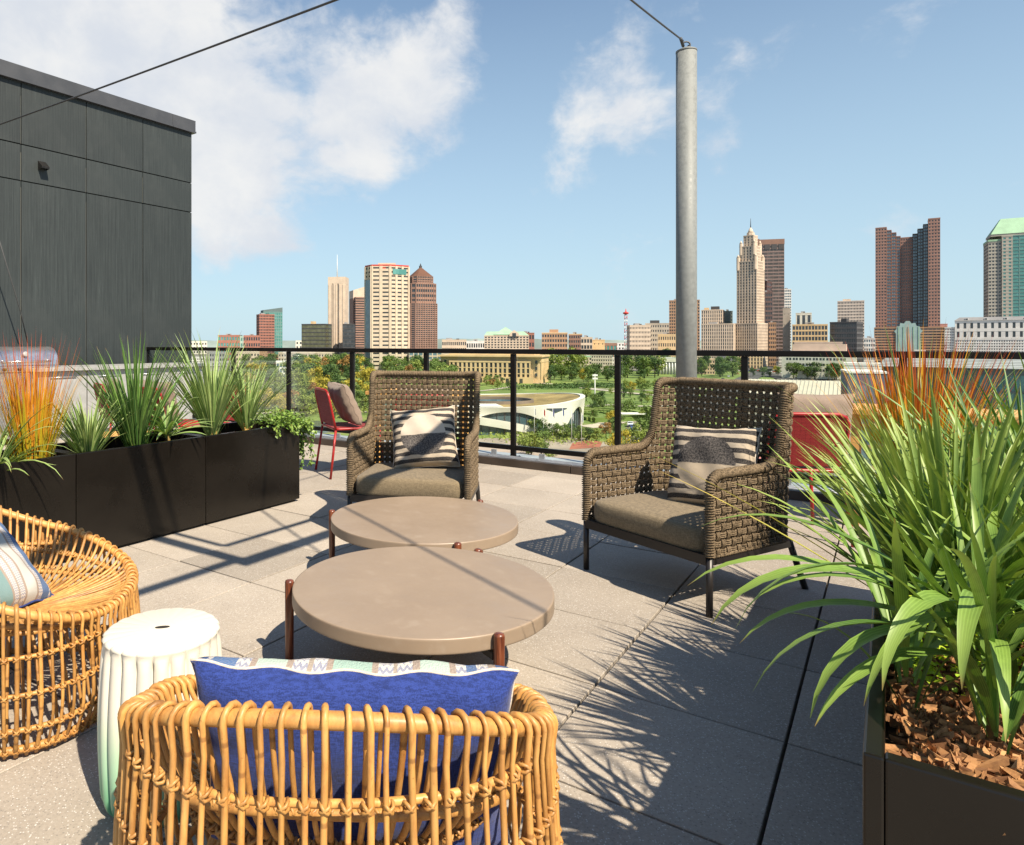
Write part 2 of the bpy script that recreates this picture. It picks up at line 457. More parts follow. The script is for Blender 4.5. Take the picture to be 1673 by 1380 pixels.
# ------------------------------------------------------------------ penthouse wall (charcoal panels)
pent = thing('rooftop_penthouse', 'charcoal rooftop building clad in large vertically grooved panels at the left', 'building', AB(7.683, -9.76), ROT_A)
# local: +Y away along the wall, +X towards the terrace; corner at the origin
MB().bb(-6, -.02, -11, -.015, -2.0, 4.95).obj('wall_core', mat('joint_black', (.012, .012, .012), .9), pent)
vs = [0, -.977, -1.959, -2.931] + [-2.931 - .977 * k for k in range(1, 8)]
hs_ = [4.93, 4.04, 3.53, -.35]
for i in range(len(vs) - 1):
    for j in range(3):
        y0, y1, z1, z0 = vs[i + 1] + .006, vs[i] - .006, hs_[j] - .008, hs_[j + 1] + .008
        off = rnd.uniform(0, .004)
        pb = MB().bb(-.018, .012, -(y1 - y0) / 2, (y1 - y0) / 2, -(z1 - z0) / 2, (z1 - z0) / 2)
        o = pb.obj('wall_panel', M_PANEL, pent, (off, (y0 + y1) / 2, (z0 + z1) / 2))
for j in range(3):
    MB().bb(-5, -.03, -.014, .012, hs_[j + 1] + .008, hs_[j] - .008).obj('wall_panel', M_PANEL, pent)
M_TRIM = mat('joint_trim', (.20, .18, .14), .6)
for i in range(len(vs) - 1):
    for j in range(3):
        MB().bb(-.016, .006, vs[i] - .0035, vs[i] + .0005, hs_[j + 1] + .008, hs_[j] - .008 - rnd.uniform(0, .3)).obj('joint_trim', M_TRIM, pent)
M_COPE = mat('coping_dark', (.055, .057, .062), .4, 0, .5, .1, 3)
for y0, y1 in ((-.42, .05), (-3.45, -.425), (-6.5, -3.455), (-9.6, -6.505)):
    bevel(MB().bb(-6, .055, y0, y1, 4.935, 5.125).obj('coping', M_COPE, pent), .004)
    MB().bb(-.1, .075, y0, y1, 4.905, 4.934).obj('drip_edge', M_COPE, pent)
hood = MB()
hood.add([(0.02, -.10, 0), (.02, .10, 0), (.17, .10, -.10), (.17, -.10, -.10), (.02, -.10, -.14), (.02, .10, -.14), (.17, .10, -.13), (.17, -.10, -.13)],
         [(0, 1, 2, 3), (0, 3, 7, 4), (1, 5, 6, 2), (3, 2, 6, 7)], smooth=False)
hood.obj('vent_hood', M_BLACK, pent, (0, -2.64, 3.86)).scale = (.75, .55, .9)

# ------------------------------------------------------------------ galvanised mast and cables
mast = thing('cable_mast', 'tall round galvanised steel post rising behind the glass railing', 'post', (2.83, 6.33, 0))
MB().tube([(0, 0, -.3), (0, 0, 3.93)], .089, 32).obj('pole', M_GALV, mast)
mc = MB(); mc.lathe([(.091, 3.93), (.091, 3.945), (.05, 3.965), (0.012, 3.972)], 32); mc.obj('cap', M_GALV, mast)
ey = MB(); ey.tube([(.035 * math.cos(a) , 0, 4.0 + .03 * math.sin(a)) for a in np.linspace(0, 2 * PI, 14)[:-1]], .008, 6, closed=True)
ey.tube([(-.03, 0, 3.99), (-.10, -.11, 4.01)], .014, 8); ey.tube([(.0, 0, 3.96), (.03, .02, 4.0)], .012, 6)
ey.obj('eye_bolt', M_CABLE, mast)
Ptop = Vector((2.76, 6.24, 4.0)); J = Vector((at(640, -35, 4.0))); J2 = Vector((.387, 3.07, 3.42))
def sag(p, q, s, n=24): return [p.lerp(q, k / (n - 1)) - Vector((0, 0, s * 4 * (k / (n - 1)) * (1 - k / (n - 1)))) for k in range(n)]
tag(MB().tube(sag(Ptop, J2, .02), .0075, 6).obj('steel_cable', M_CABLE), 'thin dark cable running up to the left from the top of the galvanised post', 'cable')
Pw = at(-160, 258.7, 8.6)
tag(MB().tube(sag(Pw, J, .02), .0085, 6).obj('steel_cable', M_CABLE), 'long thin dark cable slanting across the sky in front of the charcoal wall', 'cable')
Pb = Vector((2.6, -.95, 3.5))
tag(MB().tube(sag(J, Pb, .0), .011, 6).obj('steel_cable', M_CABLE), 'overhead dark cable above the coffee tables that joins the other cables', 'cable')
# cable on the penthouse face (dark thin wire at the extreme left)
wl = at(-20, 330, 8.9); wl2 = at(45, 560, 9.6)
tag(MB().tube([wl, at(34, 510, 9.3), wl2], .008, 6).obj('hanging_wire', M_CABLE), 'thin black wire hanging down the charcoal wall at the left edge', 'cable')
# overhead frame outside the view above, seen only by its shadow on the floor
FR = mat('frame_dark', (.03, .03, .03), .4)
fz = 3.2
fr_ = thing('overhead_frame', 'dark metal frame overhead that throws the L shaped shadow on the pavers', 'frame', (0, 0, 0))
def unshadow(px, py):
    g = ground(px, py); return Vector((g.x + fz * .467, g.y - fz * .718, fz))
c1 = unshadow(400, 918); c2 = unshadow(367, 892)
def beam(p, q, w, nm='beam'):
    d = q - p; L = d.length; ang = math.atan2(d.y, d.x)
    mb = MB(); m_ = (p + q) / 2; mb.box((0, 0, 0), (L, w, w)); return mb.obj(nm, FR, fr_, m_, ang)
beam(c1 - DA * .04, c1 + DA * 1.9, .075); beam(c1, c1 - DB * 1.55, .075)
beam(c2, c2 + DA * 1.6, .035); beam(c2 - DB * .02, c2 - DB * 1.35, .035)
beam(c1 - DA * 0.0 + Vector((0, 0, .08)), c1 - DB * .0 - DA * 3.2 + Vector((0, 0, .08)), .05)
pq = c1 - DA * 3.2
MB().box((0, 0, 0), (.08, .08, fz)).obj('post', FR, fr_, (pq.x, pq.y, fz / 2), 0)

# ------------------------------------------------------------------ planter boxes
PL = .943; PW = .50; PH = .62
def planter_mesh(left_light=False):
    t_ = .028; w, l = PW / 2, PL / 2 - .0025
    mb = MB()
    mb.bb(-w, -w + t_, -l, l, .02, PH); mb.bb(w - t_, w, -l, l, .02, PH)
    mb.bb(-w + t_, w - t_, -l, -l + t_, .02, PH); mb.bb(-w + t_, w - t_, l - t_, l, .02, PH)
    return mb
pbox = planter_mesh().mesh('box', M_BLACKP)
foot = MB().bb(-PW / 2 + .03, PW / 2 - .03, -PL / 2 + .03, PL / 2 - .03, 0, .0195).mesh('plinth', M_BLACK)
M_SOIL = mat('potting_soil', (.05, .032, .02), .95, 0, .2, .5, 25, .8, 60, .01)
def soil_mesh(z, seed, m=M_SOIL):
    r = random.Random(seed); n = 14; rows = []
    for i in range(n):
        rows.append([(-PW / 2 + .027 + (PW - .054) * j / (n - 1), -PL / 2 + .027 + (PL - .054) * i / (n - 1), z + r.uniform(-.012, .012)) for j in range(n)])
    mb = MB(); mb.grid(rows); return mb.mesh('soil', m)
def planter(a, b, label, group, zs, seed):
    p = thing('planter_box', label, 'planter', AB(a, b), ROT_A, group)
    o = link('box', pbox, p); bevel(o, .004)
    link('plinth', foot, p); link('soil', soil_mesh(zs, seed), p)
    return p
BL = -3.79 - PW / 2
for k, lb in enumerate(('black metal planter box at the right end of the left row with trailing ivy',
                        'black planter box second from the right end of the left row with shadows on it',
                        'black metal planter box holding the orange grass in the left row',
                        'black metal planter box hidden partly behind the rattan chair at far left')):
    planter(4.05 - PL * (k + .5), BL, lb, 'black planter boxes in a row at the left', PH - .10, k)
BR = -.035 + PW / 2
for k, lb in enumerate(('black metal planter box nearest the camera at lower right with wood mulch',
                        'black metal planter box in the middle of the right row under dense green blades',
                        'black metal planter box at the far end of the right row with the orange grass')):
    planter(1.32 + PL * (k + .5), BR, lb, 'black planter boxes in a row at the right', PH - .075, 10 + k)

# wood mulch chips in the near planter
M_CHIP, t, b = new_mat('mulch_chip')
a_ = t.new('ShaderNodeAttribute', attribute_name='tint'); s_ = t.new('ShaderNodeSeparateColor'); t.link(a_.outputs['Color'], s_.inputs[0])
c = t.mix(s_.outputs[0], (.15, .062, .023), (.55, .285, .11))
g = t.noise(t.mapping(t.new('ShaderNodeTexCoord').outputs['Object'], (30, 30, 30)), 4, 4, .7)
t.link(t.mix(t.ramp(g, .4, .7, 0, .5), c, (.12, .05, .02)), b.inputs['Base Color']); b.inputs['Roughness'].default_value = .8
for kk in range(3):
    mb = MB(); r = random.Random(40 + kk)
    for q in range(3200 if kk == 0 else 350):
        big = q % 3 == 0
        x, y = r.uniform(-PW / 2 + .04, PW / 2 - .04), r.uniform(-PL / 2 + .04, PL / 2 - .04)
        L, W_, T_ = (r.uniform(.025, .085), r.uniform(.004, .014), r.uniform(.002, .005)) if big else (r.uniform(.008, .06), r.uniform(.0015, .006), r.uniform(.001, .003))
        M = Matrix.Rotation(r.uniform(0, PI), 3, 'Z') @ Matrix.Rotation(r.gauss(0, .3), 3, 'Y') @ Matrix.Rotation(r.gauss(0, .35), 3, 'X')
        P = []
        for sz in (-1, 1):
            for sx, sy in ((-1, -.6), (1, -1), (.85, .7), (-.9, 1)):
                P.append(M @ Vector((sx * L / 2 * r.uniform(.8, 1.1), sy * W_ / 2, sz * T_ / 2)) + Vector((x, y, PH - .068 + r.uniform(0, .022))))
        tn = (r.random(), 0, 0)
        mb.add(P, [(3, 2, 1, 0), (4, 5, 6, 7), (0, 1, 5, 4), (1, 2, 6, 5), (2, 3, 7, 6), (3, 0, 4, 7)], tint=[tn] * 8, smooth=False)
    o = mb.obj('wood_mulch', M_CHIP, loc=AB(1.32 + PL * (kk + .5), BR), rz=ROT_A, kind='stuff')
    tag(o, ('orange brown wood mulch chips filling the nearest right planter', 'wood mulch chips in the middle right planter', 'wood mulch chips in the far right planter')[kk], 'mulch')
# ================================================================== FURNITURE
def facing(v):  # rotation so that local +Y points along v
    return math.atan2(v[1], v[0]) - PI / 2

# ------------------------------------------------------------------ round coffee tables
M_TOP, t, b = new_mat('taupe_table_top')
oc = t.new('ShaderNodeTexCoord').outputs['Object']
n = t.noise(oc, 2.2, 6, .6); n2 = t.noise(oc, 11, 5, .7)
c = t.mix(t.ramp(n, .3, .7), (.245, .184, .130), (.280, .213, .152))
c = t.mix(t.ramp(n2, .52, .72, 0, .35), c, (.33, .27, .21))
c = t.mix(t.ramp(t.noise(oc, 4, 6, .8, 1.5), .60, .70, 0, .22), c, (.17, .125, .09))
t.link(c, b.inputs['Base Color']); t.link(t.ramp(n2, .3, .7, .36, .5), b.inputs['Roughness'])
t.link(t.bump(t.noise(oc, 35, 4, .6), .08, .002), b.inputs['Normal'])
M_RWOOD, t, b = new_mat('reddish_brown_leg')
oc = t.new('ShaderNodeTexCoord').outputs['Object']
g = t.noise(t.mapping(oc, (60, 60, 4)), 2, 4, .6)
t.link(t.mix(t.ramp(g, .35, .7), (.075, .020, .010), (.20, .060, .024)), b.inputs['Base Color'])
b.inputs['Roughness'].default_value = .32; b.inputs['Coat Weight'].default_value = .3
TBL_Z = .33
def coffee_table(x, y, angs, label):
    p = thing('coffee_table', label, 'coffee table', (x, y, 0), 0, 'round taupe coffee tables')
    prof = [(0, TBL_Z - .052), (.488, TBL_Z - .052), (.494, TBL_Z - .052), (.4975, TBL_Z - .049), (.498, TBL_Z - .046), (.498, TBL_Z - .040), (.498, TBL_Z - .010), (.498, TBL_Z - .005), (.497, TBL_Z - .001), (.494, TBL_Z), (.488, TBL_Z), (.44, TBL_Z), (0, TBL_Z)]
    mb = MB(); mb.lathe(prof, 128, cap=False); mb.obj('tabletop', M_TOP, p)
    for a in angs:
        a = R(a); c, s = math.cos(a), math.sin(a); r = .516
        mb = MB(); mb.lathe([(.0155, 0), (.0165, .004), (.0175, .20), (.018, TBL_Z - .003), (.016, TBL_Z + .004), (.010, TBL_Z + .007)], 20, (r * c, r * s, 0)); mb.obj('leg', M_RWOOD, p)
    mb = MB()
    for a in angs:
        a = R(a); d = Vector((math.cos(a), math.sin(a), 0)); mb.box(d * .255 + Vector((0, 0, TBL_Z - .073)), (.49, .03, .022), a)
    mb.obj('under_frame', M_LEG, p)
    return p
coffee_table(.168, 2.668, (57, 177, 295), 'nearer of the two round taupe coffee tables, in front of the blue cushion')
coffee_table(.244, 3.70, (46, 166, 284), 'farther round taupe coffee table, just in front of the left rope armchair')

# ------------------------------------------------------------------ ceramic stool
M_STOOL, t, b = new_mat('glazed_ceramic')
oc = t.new('ShaderNodeTexCoord').outputs['Object']; sz = t.new('ShaderNodeSeparateXYZ'); t.link(oc, sz.inputs[0])
g = t.ramp(t.m('ADD', sz.outputs[2], t.m('MULTIPLY', t.noise(oc, 6, 3), .06)), .14, .38)
g2 = t.ramp(sz.outputs[2], .02, .16)
c = t.mix(g2, (.10, .30, .16), (.30, .50, .33)); c = t.mix(g, c, (.64, .60, .51))
t.link(c, b.inputs['Base Color']); b.inputs['Roughness'].default_value = .42; b.inputs['Coat Weight'].default_value = .15
SH = .468
st_ = thing('ceramic_stool', 'ivory fluted drum stool fading to mint green beside the rattan chairs', 'stool', (-.603, 1.925, 0))
r = random.Random(5); NF = 22; N = 264; rows = []
ph = [r.uniform(-.05, .05) for _ in range(NF)]; dp = [r.uniform(.6, 1.3) for _ in range(NF)]
def flute(a, z):
    k = (a / (2 * PI) * NF) % NF; i = int(k); f = k - i
    pin = abs(math.sin(PI * min(1, max(0, f + ph[i] * math.sin(PI * f))))) ** .45
    return (pin - .82) * .022 * dp[i]
for q in range(40):
    zf = q / 39; z = zf * (SH - .014)
    R0 = .154 + .011 * math.sin(PI * zf) - .018 * max(0, 1 - zf / .12) ** 2
    env = min(1, (zf) / .05) * (1 if zf < .93 else max(.15, (1 - zf) / .07))
    rows.append([((R0 + flute(2 * PI * j / N, zf) * env) * math.cos(2 * PI * j / N), (R0 + flute(2 * PI * j / N, zf) * env) * math.sin(2 * PI * j / N), z) for j in range(N)])
for rr_, z in ((.157, SH - .008), (.150, SH - .0025), (.142, SH), (.0005, SH + .001)):
    rows.append([((rr_ + flute(2 * PI * j / N, 1) * .3) * math.cos(2 * PI * j / N), (rr_ + flute(2 * PI * j / N, 1) * .3) * math.sin(2 * PI * j / N), z) for j in range(N)])
mb = MB(); mb.grid(rows, closed_u=True); mb.obj('drum', M_STOOL, st_)
sl = MB(); sl.prism([(.020 * math.cos(a), .008 * math.sin(a)) for a in np.linspace(0, 2 * PI, 17)[:-1]], SH + .0005, SH + .0022)
sl.obj('hand_slot', mat('slot_dark', (.02, .016, .012), .9), st_, rz=.2)

# ------------------------------------------------------------------ cushions
def pillow_mesh(w, h, th, seed=0, n=30, crease=.004, sag=0.):
    """a stuffed square cushion lying in local XZ, front face towards -Y; UV 0..1"""
    r = random.Random(seed); V = []; Fs = []; UV = []
    px_, pz_ = r.uniform(0, 9), r.uniform(0, 9)
    for side in (-1, 1):
        b0 = len(V)
        for i in range(n + 1):
            for j in range(n + 1):
                u, v = 2 * j / n - 1, 2 * i / n - 1
                pinch = 1 - .075 * (1 - abs(u) ** 2.2) * abs(v) ** 3, 1 - .075 * (1 - abs(v) ** 2.2) * abs(u) ** 3
                x, z = u * w / 2 * pinch[1], v * h / 2 * pinch[0]
                e = (max(0, 1 - u ** 4) * max(0, 1 - v ** 4)) ** .42
                wr = crease * (math.sin(9 * u + 5 * v + px_) + math.sin(7 * v - 11 * u * v + pz_) + .6 * math.sin(19 * u * v + 3 * px_)) * e
                edge = (1 - e)
                wob = .006 * math.sin(14 * u + px_) * edge * (abs(v) > .9) + .006 * math.sin(13 * v + pz_) * edge * (abs(u) > .9)
                z -= sag * (1 - abs(u)) * max(0, v) ** 2
                V.append((x, side * (th / 2 * e + .0015) + wr + wob, z)); UV.append(((u + 1) / 2, (v + 1) / 2))
        for i in range(n):
            for j in range(n):
                a = b0 + i * (n + 1) + j; q = (a, a + 1, a + n + 2, a + n + 1)
                Fs.append(q if side < 0 else q[::-1])
    bd = [j for j in range(n + 1)] + [i * (n + 1) + n for i in range(1, n + 1)] + [n * (n + 1) + j for j in range(n - 1, -1, -1)] + [i * (n + 1) for i in range(n - 1, 0, -1)]
    o = (n + 1) ** 2
    for k in range(len(bd)):
        a, b2 = bd[k], bd[(k + 1) % len(bd)]; Fs.append((b2, a, a + o, b2 + o))
    return V, Fs, UV, bd
def make_pillow(name, w, h, th, mf, mb_, parent=None, seed=0, **kw):
    V, Fs, UV, bd = pillow_mesh(w, h, th, seed, **kw)
    me = bpy.data.meshes.new(name); me.from_pydata(V, [], Fs); me.materials.append(mf); me.materials.append(mb_)
    nf = (len(Fs) - len(bd)) // 2
    me.polygons.foreach_set('material_index', [0] * nf + [1] * (len(Fs) - nf)); me.polygons.foreach_set('use_smooth', [True] * len(Fs))
    uv = me.uv_layers.new(name='UVMap'); li = np.zeros(len(me.loops), np.int32); me.loops.foreach_get('vertex_index', li)
    uv.data.foreach_set('uv', np.array(UV, np.float32)[li].ravel()); me.update()
    o = bpy.data.objects.new(name, me); COL.objects.link(o)
    if parent: o.parent = parent
    return o, [V[k] for k in bd]
def fabric(name, col, bscale=260., bump=.5, var=.12, spec=.2, weave=900.):
    m, t, b = new_mat(name)
    oc = t.new('ShaderNodeTexCoord').outputs['Object']
    n = t.noise(t.mapping(oc, (1, 1, 1)), bscale, 3, .7)
    wx = t.noise(t.mapping(oc, (1, 1, .12)), weave, 2, .6); wz = t.noise(t.mapping(oc, (.12, .12, 1)), weave, 2, .6)
    f = t.m('ADD', t.m('MULTIPLY', wx, .5), t.m('MULTIPLY', wz, .5))
    c = t.mix(t.ramp(f, .4, .6), tuple(x * (1 - var) for x in col), tuple(min(1, x * (1 + var)) for x in col))
    c = t.mix(t.ramp(t.noise(oc, 5, 4, .6), .35, .7, 0, .18), c, tuple(x * .8 for x in col))
    t.link(c, b.inputs['Base Color']); b.inputs['Roughness'].default_value = .9; b.inputs['Specular IOR Level'].default_value = spec
    b.inputs['Sheen Weight'].default_value = .15
    t.link(t.bump(t.m('ADD', f, t.m('MULTIPLY', n, .4)), bump, .002), b.inputs['Normal'])
    return m
M_BLUE = fabric('blue_canvas', (.020, .038, .17), var=.35, weave=500)
M_CREAM = fabric('cream_wool', (.60, .52, .42), var=.18)
M_GREY = fabric('taupe_linen', (.23, .175, .135), var=.15)
M_OLIVE = fabric('olive_taupe_seat', (.175, .136, .084), var=.3, weave=520)
M_OLIVE_L = fabric('olive_taupe_back', (.2, .16, .11))
def uvmat(name):
    m, t, b = new_mat(name)
    uv = t.new('ShaderNodeTexCoord').outputs['UV']; s = t.new('ShaderNodeSeparateXYZ'); t.link(uv, s.inputs[0])
    wob = t.m('MULTIPLY', t.m('SUBTRACT', t.noise(uv, 9, 3), .5), .022)
    return m, t, b, uv, s.outputs[0], t.m('ADD', s.outputs[1], wob), s.outputs[0]
def striped_moon(name, flip):
    m, t, b, uv, u, v, _ = uvmat(name)
    if flip: v = t.m('SUBTRACT', 1.0, v)
    st = t.m('FRACT', t.m('MULTIPLY', v, 8.5))
    sf = t.m('MULTIPLY', t.ramp(st, .44, .50), t.ramp(st, 1.0, .94))
    uv2 = t.mapping(uv, (1, 60, 1)); fr_n = t.noise(uv2, 6, 3, .7)
    sf = t.m('MULTIPLY', sf, t.ramp(fr_n, .28, .42, .6, 1))
    du, dv = t.m('SUBTRACT', u, .5), t.m('SUBTRACT', v, .50)
    rr = t.m('SQRT', t.m('ADD', t.m('MULTIPLY', du, du), t.m('MULTIPLY', dv, dv)))
    inc = t.ramp(t.m('ADD', rr, t.m('MULTIPLY', t.noise(uv, 60, 2), .012)), .352, .342)
    low = t.ramp(v, .505, .495)
    cream = t.mix(t.noise(uv, 40, 4, .8), (.34, .28, .21), (.56, .47, .36))
    if flip: moonc = t.mix(t.noise(uv, 160, 2), (.36, .29, .21), (.50, .41, .30))
    else: moonc = t.mix(t.noise(uv, 160, 2), (.42, .36, .29), (.54, .47, .38))
    dark = t.mix(t.ramp(t.noise(uv, 48, 4, .85), .38, .64), (.02, .02, .022), (.17, .15, .135))
    blk = t.mix(t.ramp(t.noise(uv, 90, 2, .8), .4, .65), (.018, .017, .02), (.10, .09, .08))
    c = t.mix(sf, cream, blk)
    c = t.mix(inc, c, t.mix(low, moonc, dark))
    t.link(c, b.inputs['Base Color']); b.inputs['Roughness'].default_value = .92; b.inputs['Specular IOR Level'].default_value = .15
    t.link(t.bump(t.m('ADD', t.noise(t.mapping(uv, (40, 260, 1)), 1.5, 2), t.noise(uv, 240, 2)), .6, .003), b.inputs['Normal'])
    return m
M_MOON_A = striped_moon('striped_wool_moon', False)
M_MOON_B = striped_moon('striped_wool_moon_flipped', True)
# blue / mint patterned weave: bands across U
M_FOLK, t, b, uv, u, v, _ = uvmat('folk_stripe_weave')
bands = [(0, (.06, .11, .25)), (.06, (.32, .25, .20)), (.085, (.60, .56, .50)), (.12, (.08, .14, .28)), (.15, (.60, .56, .50)), (.18, (.32, .25, .20)), (.20, (.40, .50, .42)),
         (.29, (.32, .25, .20)), (.315, (.60, .56, .50)), (.36, (.34, .28, .22)), (.375, (.60, .56, .50)), (.42, (.32, .25, .20)), (.44, (.30, .43, .36)),
         (.56, (.32, .25, .20)), (.58, (.60, .56, .50)), (.625, (.34, .28, .22)), (.64, (.60, .56, .50)), (.685, (.32, .25, .20)), (.705, (.42, .51, .43)),
         (.80, (.32, .25, .20)), (.82, (.60, .56, .50)), (.86, (.08, .15, .30)), (.94, (.6, .56, .5)), (.955, (.06, .11, .25))]
cr = t.new('ShaderNodeValToRGB'); cr.color_ramp.interpolation = 'CONSTANT'; t.link(u, cr.inputs[0])
el = cr.color_ramp.elements
el[0].position = 0; el[0].color = (*bands[0][1], 1); el[1].position = bands[1][0]; el[1].color = (*bands[1][1], 1)
for p_, c_ in bands[2:]:
    e = el.new(p_); e.color = (*c_, 1)
# chevron stitches on the pale bands
saw = t.m('FRACT', t.m('ADD', t.m('MULTIPLY', v, 48.), t.m('MULTIPLY', t.m('ABSOLUTE', t.m('SUBTRACT', t.m('FRACT', t.m('MULTIPLY', u, 48.)), .5)), 1.1)))
pale = t.m('GREATER_THAN', cr.outputs[0], .50)
che = t.m('MULTIPLY', t.m('GREATER_THAN', saw, .52), pale)
c = t.mix(t.m('MULTIPLY', che, .6), cr.outputs[0], (.06, .10, .26))
wv = t.noise(t.mapping(uv, (60, 300, 1)), 1.5, 2)
c = t.mix(t.ramp(wv, .35, .6, .25, 0), c, (.4, .38, .35))
t.link(c, b.inputs['Base Color']); b.inputs['Roughness'].default_value = .92; b.inputs['Specular IOR Level'].default_value = .15
t.link(t.bump(t.m('ADD', wv, t.noise(uv, 200, 2)), .7, .003), b.inputs['Normal'])

def fringe(bd, r, parent, m, length=.012, dens=3):
    mb = MB(); rr_ = random.Random(3); n = len(bd)
    for k in range(n):
        p, q = Vector(bd[k]), Vector(bd[(k + 1) % n])
        for d in range(dens):
            s = p.lerp(q, (d + rr_.random()) / dens); o = Vector((s.x, 0, s.z)).normalized()
            e = s + o * length * rr_.uniform(.5, 1.2) + Vector((rr_.gauss(0, .004), rr_.gauss(0, .005), rr_.gauss(0, .004)))
            mb.tube([s, (s + e) / 2 + Vector((rr_.gauss(0, .002), rr_.gauss(0, .002), 0)), e], r, 4, cap=False)
    return mb.obj('fringe', m, parent, kind='stuff')
def piping(bd, parent, m, r=.0035):
    pts = [(x, 0, z) for x, y, z in bd]
    return MB().tube(bd, r, 6, closed=True).obj('piping', m, parent)

def place_pillow(o, c, face, tilt, roll=0.):
    """face: horizontal direction the front looks to; tilt: how far it leans back; roll about its own normal"""
    f = Vector((face[0], face[1], 0)).normalized(); back = -f
    # local -Y = front, Z = up
    up = Vector((0, 0, 1)) * math.cos(tilt) + back * math.sin(tilt)
    ny = -(f * math.cos(tilt) + Vector((0, 0, 1)) * math.sin(tilt))    # local +Y
    x = ny.cross(up).normalized()
    M = Matrix((x, ny, up)).transposed() @ Matrix.Rotation(roll, 3, 'Y')
    o.matrix_world = Matrix.Translation(c) @ M.to_4x4()

# ------------------------------------------------------------------ rope armchairs
M_ROPE, t, b = new_mat('taupe_rope')
oc = t.new('ShaderNodeTexCoord').outputs['Object']
n = t.noise(oc, 150, 3, .7); n0 = t.noise(oc, 14, 3, .6)
c = t.mix(t.ramp(n, .36, .64), (.060, .043, .025), (.225, .165, .100))
c = t.mix(t.ramp(n0, .35, .7, 0, .3), c, (.20, .15, .10))
t.link(c, b.inputs['Base Color']); b.inputs['Roughness'].default_value = .8; b.inputs['Specular IOR Level'].default_value = .25
t.link(t.bump(t.noise(t.mapping(oc, (1, 1, 1.), (.6, .5, .4)), 420, 2, .7), .8, .002), b.inputs['Normal'])

CW, CD, CB, CTOP, CARM = .80, .66, .268, 1.035, .650
RC = .095   # plan corner radius
def shell_pt(u):
    """U path in plan (local: front is -Y). u from 0 to L; returns x, y, outward normal"""
    hw = CW / 2 - .018; s1 = CD - RC; arc = PI / 2 * RC; s2 = 2 * (hw - RC)
    if u < s1: return -hw, u, -1, 0
    u -= s1
    if u < arc:
        a = u / RC; return -hw + RC - RC * math.cos(a), s1 + RC * math.sin(a), -math.cos(a), math.sin(a)
    u -= arc
    if u < s2: return -hw + RC + u, CD, 0, 1
    u -= s2
    if u < arc:
        a = u / RC; return hw - RC + RC * math.sin(a), CD - RC + RC * math.cos(a), math.sin(a), math.cos(a)
    u -= arc
    return hw, s1 - u, 1, 0
LU = 2 * (CD - RC) + PI * RC + 2 * (CW / 2 - .018 - RC)
def lean(z): return max(0, z - .45) * .10      # back leans away slightly
def top_h(u):
    d = min(u, LU - u)                       # distance from the front edge along the side
    if d < .07: return CARM - .07 + math.sqrt(max(0, .07 ** 2 - (.07 - d) ** 2))
    x0 = .40
    if d < x0: return CARM - .012 * (d - .07) / .26 * 0
    if d < x0 + .11:                         # concave sweep up into the wing
        k = (d - x0) / .11; return CARM + .13 * (1 - math.sqrt(max(0, 1 - k ** 2)))
    if d < .525: return CARM + .13 + (CTOP - .06 - CARM - .13) * (d - .51) / .015
    if d < .58: return CTOP - .06 + math.sqrt(max(0, .06 ** 2 - (.58 - d) ** 2))
    return CTOP
def P3(u, z, off=0.):
    x, y, nx, ny = shell_pt(u); l = lean(z) * max(0, min(1, (y - .30) / .2))
    return (x + nx * off, y + l + ny * off, z)
